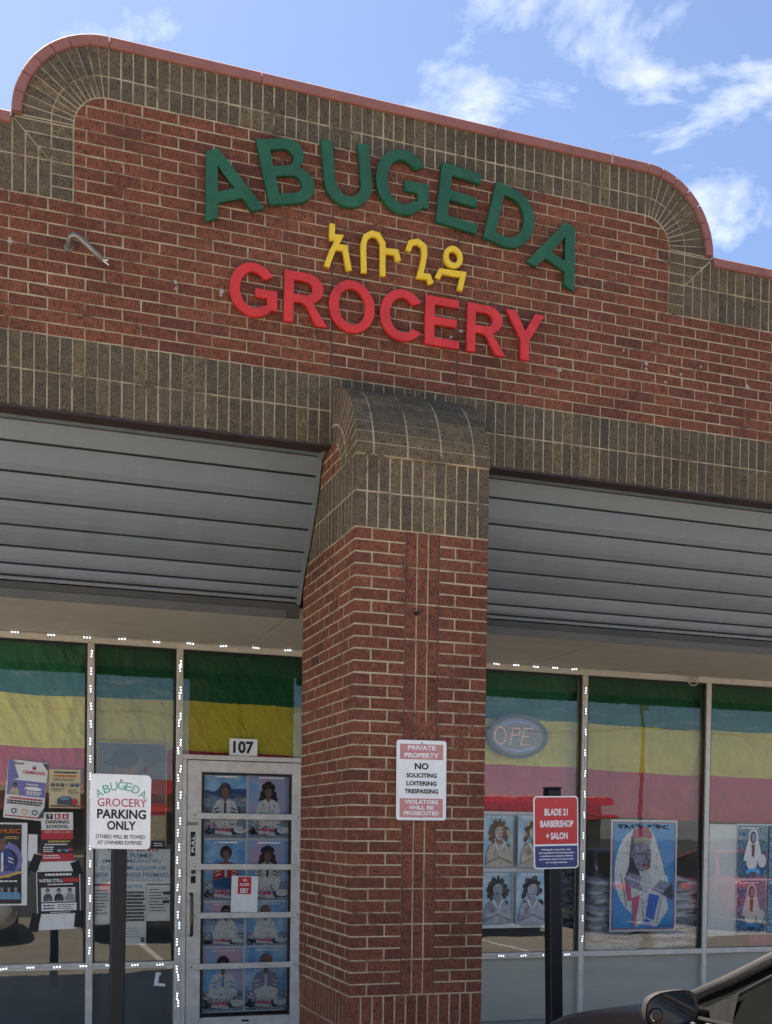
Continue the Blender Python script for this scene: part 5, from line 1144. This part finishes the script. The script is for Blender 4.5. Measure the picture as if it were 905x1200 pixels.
        sh = MB(); prs = [(0.0, .060, 1.0), (.045, .058, .96), (.085, .045, .80), (.105, .025, .5)]; nn = 20
        outl = [(math.copysign(abs(math.cos(a_))**.72, math.cos(a_))*.108, math.copysign(abs(math.sin(a_))**.72, math.sin(a_))*(.072 if math.sin(a_) > 0 else .070)) for a_ in [2*math.pi*k_/nn for k_ in range(nn)]]
        for dy, _, k_ in prs: sh.v += [((x+.0)*k_*(1 if True else 1), dy, (z+x*s_*-.10)*k_) for x, z in outl]
        for j in range(3):
            for k_ in range(nn): sh.f.append((j*nn+k_, j*nn+(k_+1) % nn, (j+1)*nn+(k_+1) % nn, (j+1)*nn+k_))
        sh.f += [tuple(3*nn+k_ for k_ in range(nn))]; sh.mi = [0]*len(sh.f)
        shell = sh.build('mirror_shell', paint, c, (s_*1.015, -.50, 1.012), (0, 0, R(8*s_)), smooth=True)
        gl_ = MB(); gl_.v = [(x*.985, 0.002, (z+x*s_*-.10)*.985) for x, z in outl]+[(x*.90, .010, (z+x*s_*-.10)*.86) for x, z in outl]; gl_.f = [(k_, (k_+1) % nn, nn+(k_+1) % nn, nn+k_) for k_ in range(nn)]; gl_.mi = [0]*nn
        gl_.build('mirror_bezel', TRIM, shell)
        MB().add([(x*.90, .0098, (z+x*s_*-.10)*.86) for x, z in outl], [tuple(range(nn))]).build('mirror_glass', MIRR, shell)
        MB().tube([(s_*.062, .009, -.022), (s_*.062, .003, -.022)], [.030, .027], 16).build('blind_spot_mirror', TRIM, shell); MB().tube([(s_*.062, .0028, -.022), (s_*.062, .0012, -.022)], [.024, .022], 16).build('blind_spot_glass', MIRR, shell)
        MB().tube([(s_*.80, -.42, .965), (s_*.90, -.44, .985), (s_*.97, -.455, 1.0)], [.035, .03, .03], 8).build('mirror_foot', TRIM, c, smooth=True)
        bpy.data.objects.remove(mr_)
    for x in (-.25, .35): MB().tube([(x, -.02, .962), (x-.15, -.10, .985), (x-.5, -.05, .968)], .008, 6).build('wiper', TRIM, c)
    MB().box(-.72, .72, -.10, .08, .915, .940, .006).build('cowl', TRIM, c)
    MB().add([(-.5, 1.345, .38), (.5, 1.345, .38), (.45, 1.34, .48), (-.45, 1.34, .48)], [(0, 1, 2, 3)]).build('grille', TRIM, c)
    return c
def copy_tree(o, parent=None):
    c = o.copy(); COL.objects.link(c); c.parent = parent
    for ch in list(o.children): copy_tree(ch, c)
    return c
proto = make_car((-2.4, -9.2, LOT), 'white car behind the viewer, mirrored in the left windows', math.pi, plain('car_paint_white', (.55, .55, .54), .35, var=0, coat=.6))
PN = {n: plain('car_paint_'+n, c, .35, var=0, coat=.6) for n, c in dict(black=(.012, .012, .014), red=(.26, .02, .022), navy=(.015, .022, .05), silver=(.30, .31, .32), graphite=(.03, .03, .033)).items()}
proto['group'] = 'cars added behind the viewer for the window reflections'
for _x, _n, _w in ((.4, 'graphite', 'beside the white one, mirrored in the left windows'), (6.4, 'black', 'mirrored behind the barbershop sign'), (9.1, 'navy', 'mirrored beside the big blue poster'), (11.8, 'red', 'mirrored near the flour sacks'), (14.5, 'graphite', 'mirrored at the right edge')):  # unseen row added so car bodies darken the lower window reflections
    c_ = copy_tree(proto); c_.location = (_x, -9.2+.2*math.sin(_x), LOT); c_['label'] = _n+' car behind the viewer, '+_w
    for ch in c_.children:
        for k_, sl_ in enumerate(ch.material_slots):
            if sl_.material and sl_.material.name == 'car_paint_white': sl_.link = 'OBJECT'; sl_.material = PN[_n]
make_car((1.54, -2.42, LOT+.08), 'dark grey car parked nose towards the shop at the lower right')

# ================================================================ what the windows mirror: far side of the lot
def far_building():
    e = empty('red_trimmed_building', (14, -62, LOT), 'cream low building with red fascia across the parking lot', 'building')
    cr_ = plain('cream_wall', (.55, .47, .33), .9, var=.08, scale=1); rd = plain('red_fascia', (.42, .05, .035), .6, var=.08, scale=1); gd = plain('dark_glass', (.03, .035, .04), .15, var=.2)
    MB().box(-26, 26, -8, 0, 0, 3.9).build('wall', cr_, e); MB().box(-26.3, 26.3, -8.2, .5, 3.9, 4.5).build('fascia', cr_, e); MB().box(-9, -3, .52, .7, 3.95, 4.9).build('sign_panel', rd, e); MB().box(6, 26.5, .52, .7, 3.95, 4.4).build('sign_panel', rd, e); MB().box(-26.5, 26.5, -8.3, 1.4, 2.9, 3.15).build('awning', rd, e)
    for i in range(12): MB().box(-24+i*4.2, -21.4+i*4.2, -.05, .06, .6, 2.8).build('window', gd, e)
    return e
far_building()
WOOD = plain('pole_wood', (.09, .065, .045), .9, var=.3, scale=6)
for i, (x, y, h_) in enumerate(((16, -44, 11.5), (34, -47, 11.5), (-9, -46, 11.5))):
    e = empty('utility_pole', (x, y, LOT), ('wooden utility pole mirrored in the window right of the pillar', 'wooden utility pole mirrored near the right edge', 'wooden utility pole mirrored in the left windows')[i], 'pole', 'utility poles across the lot')
    MB().tube([(0, 0, 0), (0, 0, h_)], [.15, .10], 10).build('shaft', WOOD, e); MB().box(-1.1, 1.1, -.06, .06, h_-.9, h_-.75).build('crossarm', WOOD, e)
    MB().tube([(.25, 0, h_-2.4), (.25, 0, h_-1.5)], .2, 10).build('transformer', STEEL, e)
for i, (za, zb) in enumerate(((10.45, 8.0), (10.5, 8.05), (7.8, 6.3))):
    pts = []
    for (x0, y0, x1, y1) in ((-60, -45, -9, -46), (-9, -46, 16, -44), (16, -44, 34, -47), (34, -47, 90, -48)):
        pts += [(x0+(x1-x0)*t/8, y0+(y1-y0)*t/8+(i-1)*.8, za-1.2*math.sin(math.pi*t/8)*.6) for t in range(8)]
    tag(MB().tube(pts, .02, 4).build('overhead_wire', BLACK), ('front', 'middle', 'rear low')[i]+' overhead wire strung between the utility poles', 'wire', 'overhead wires')
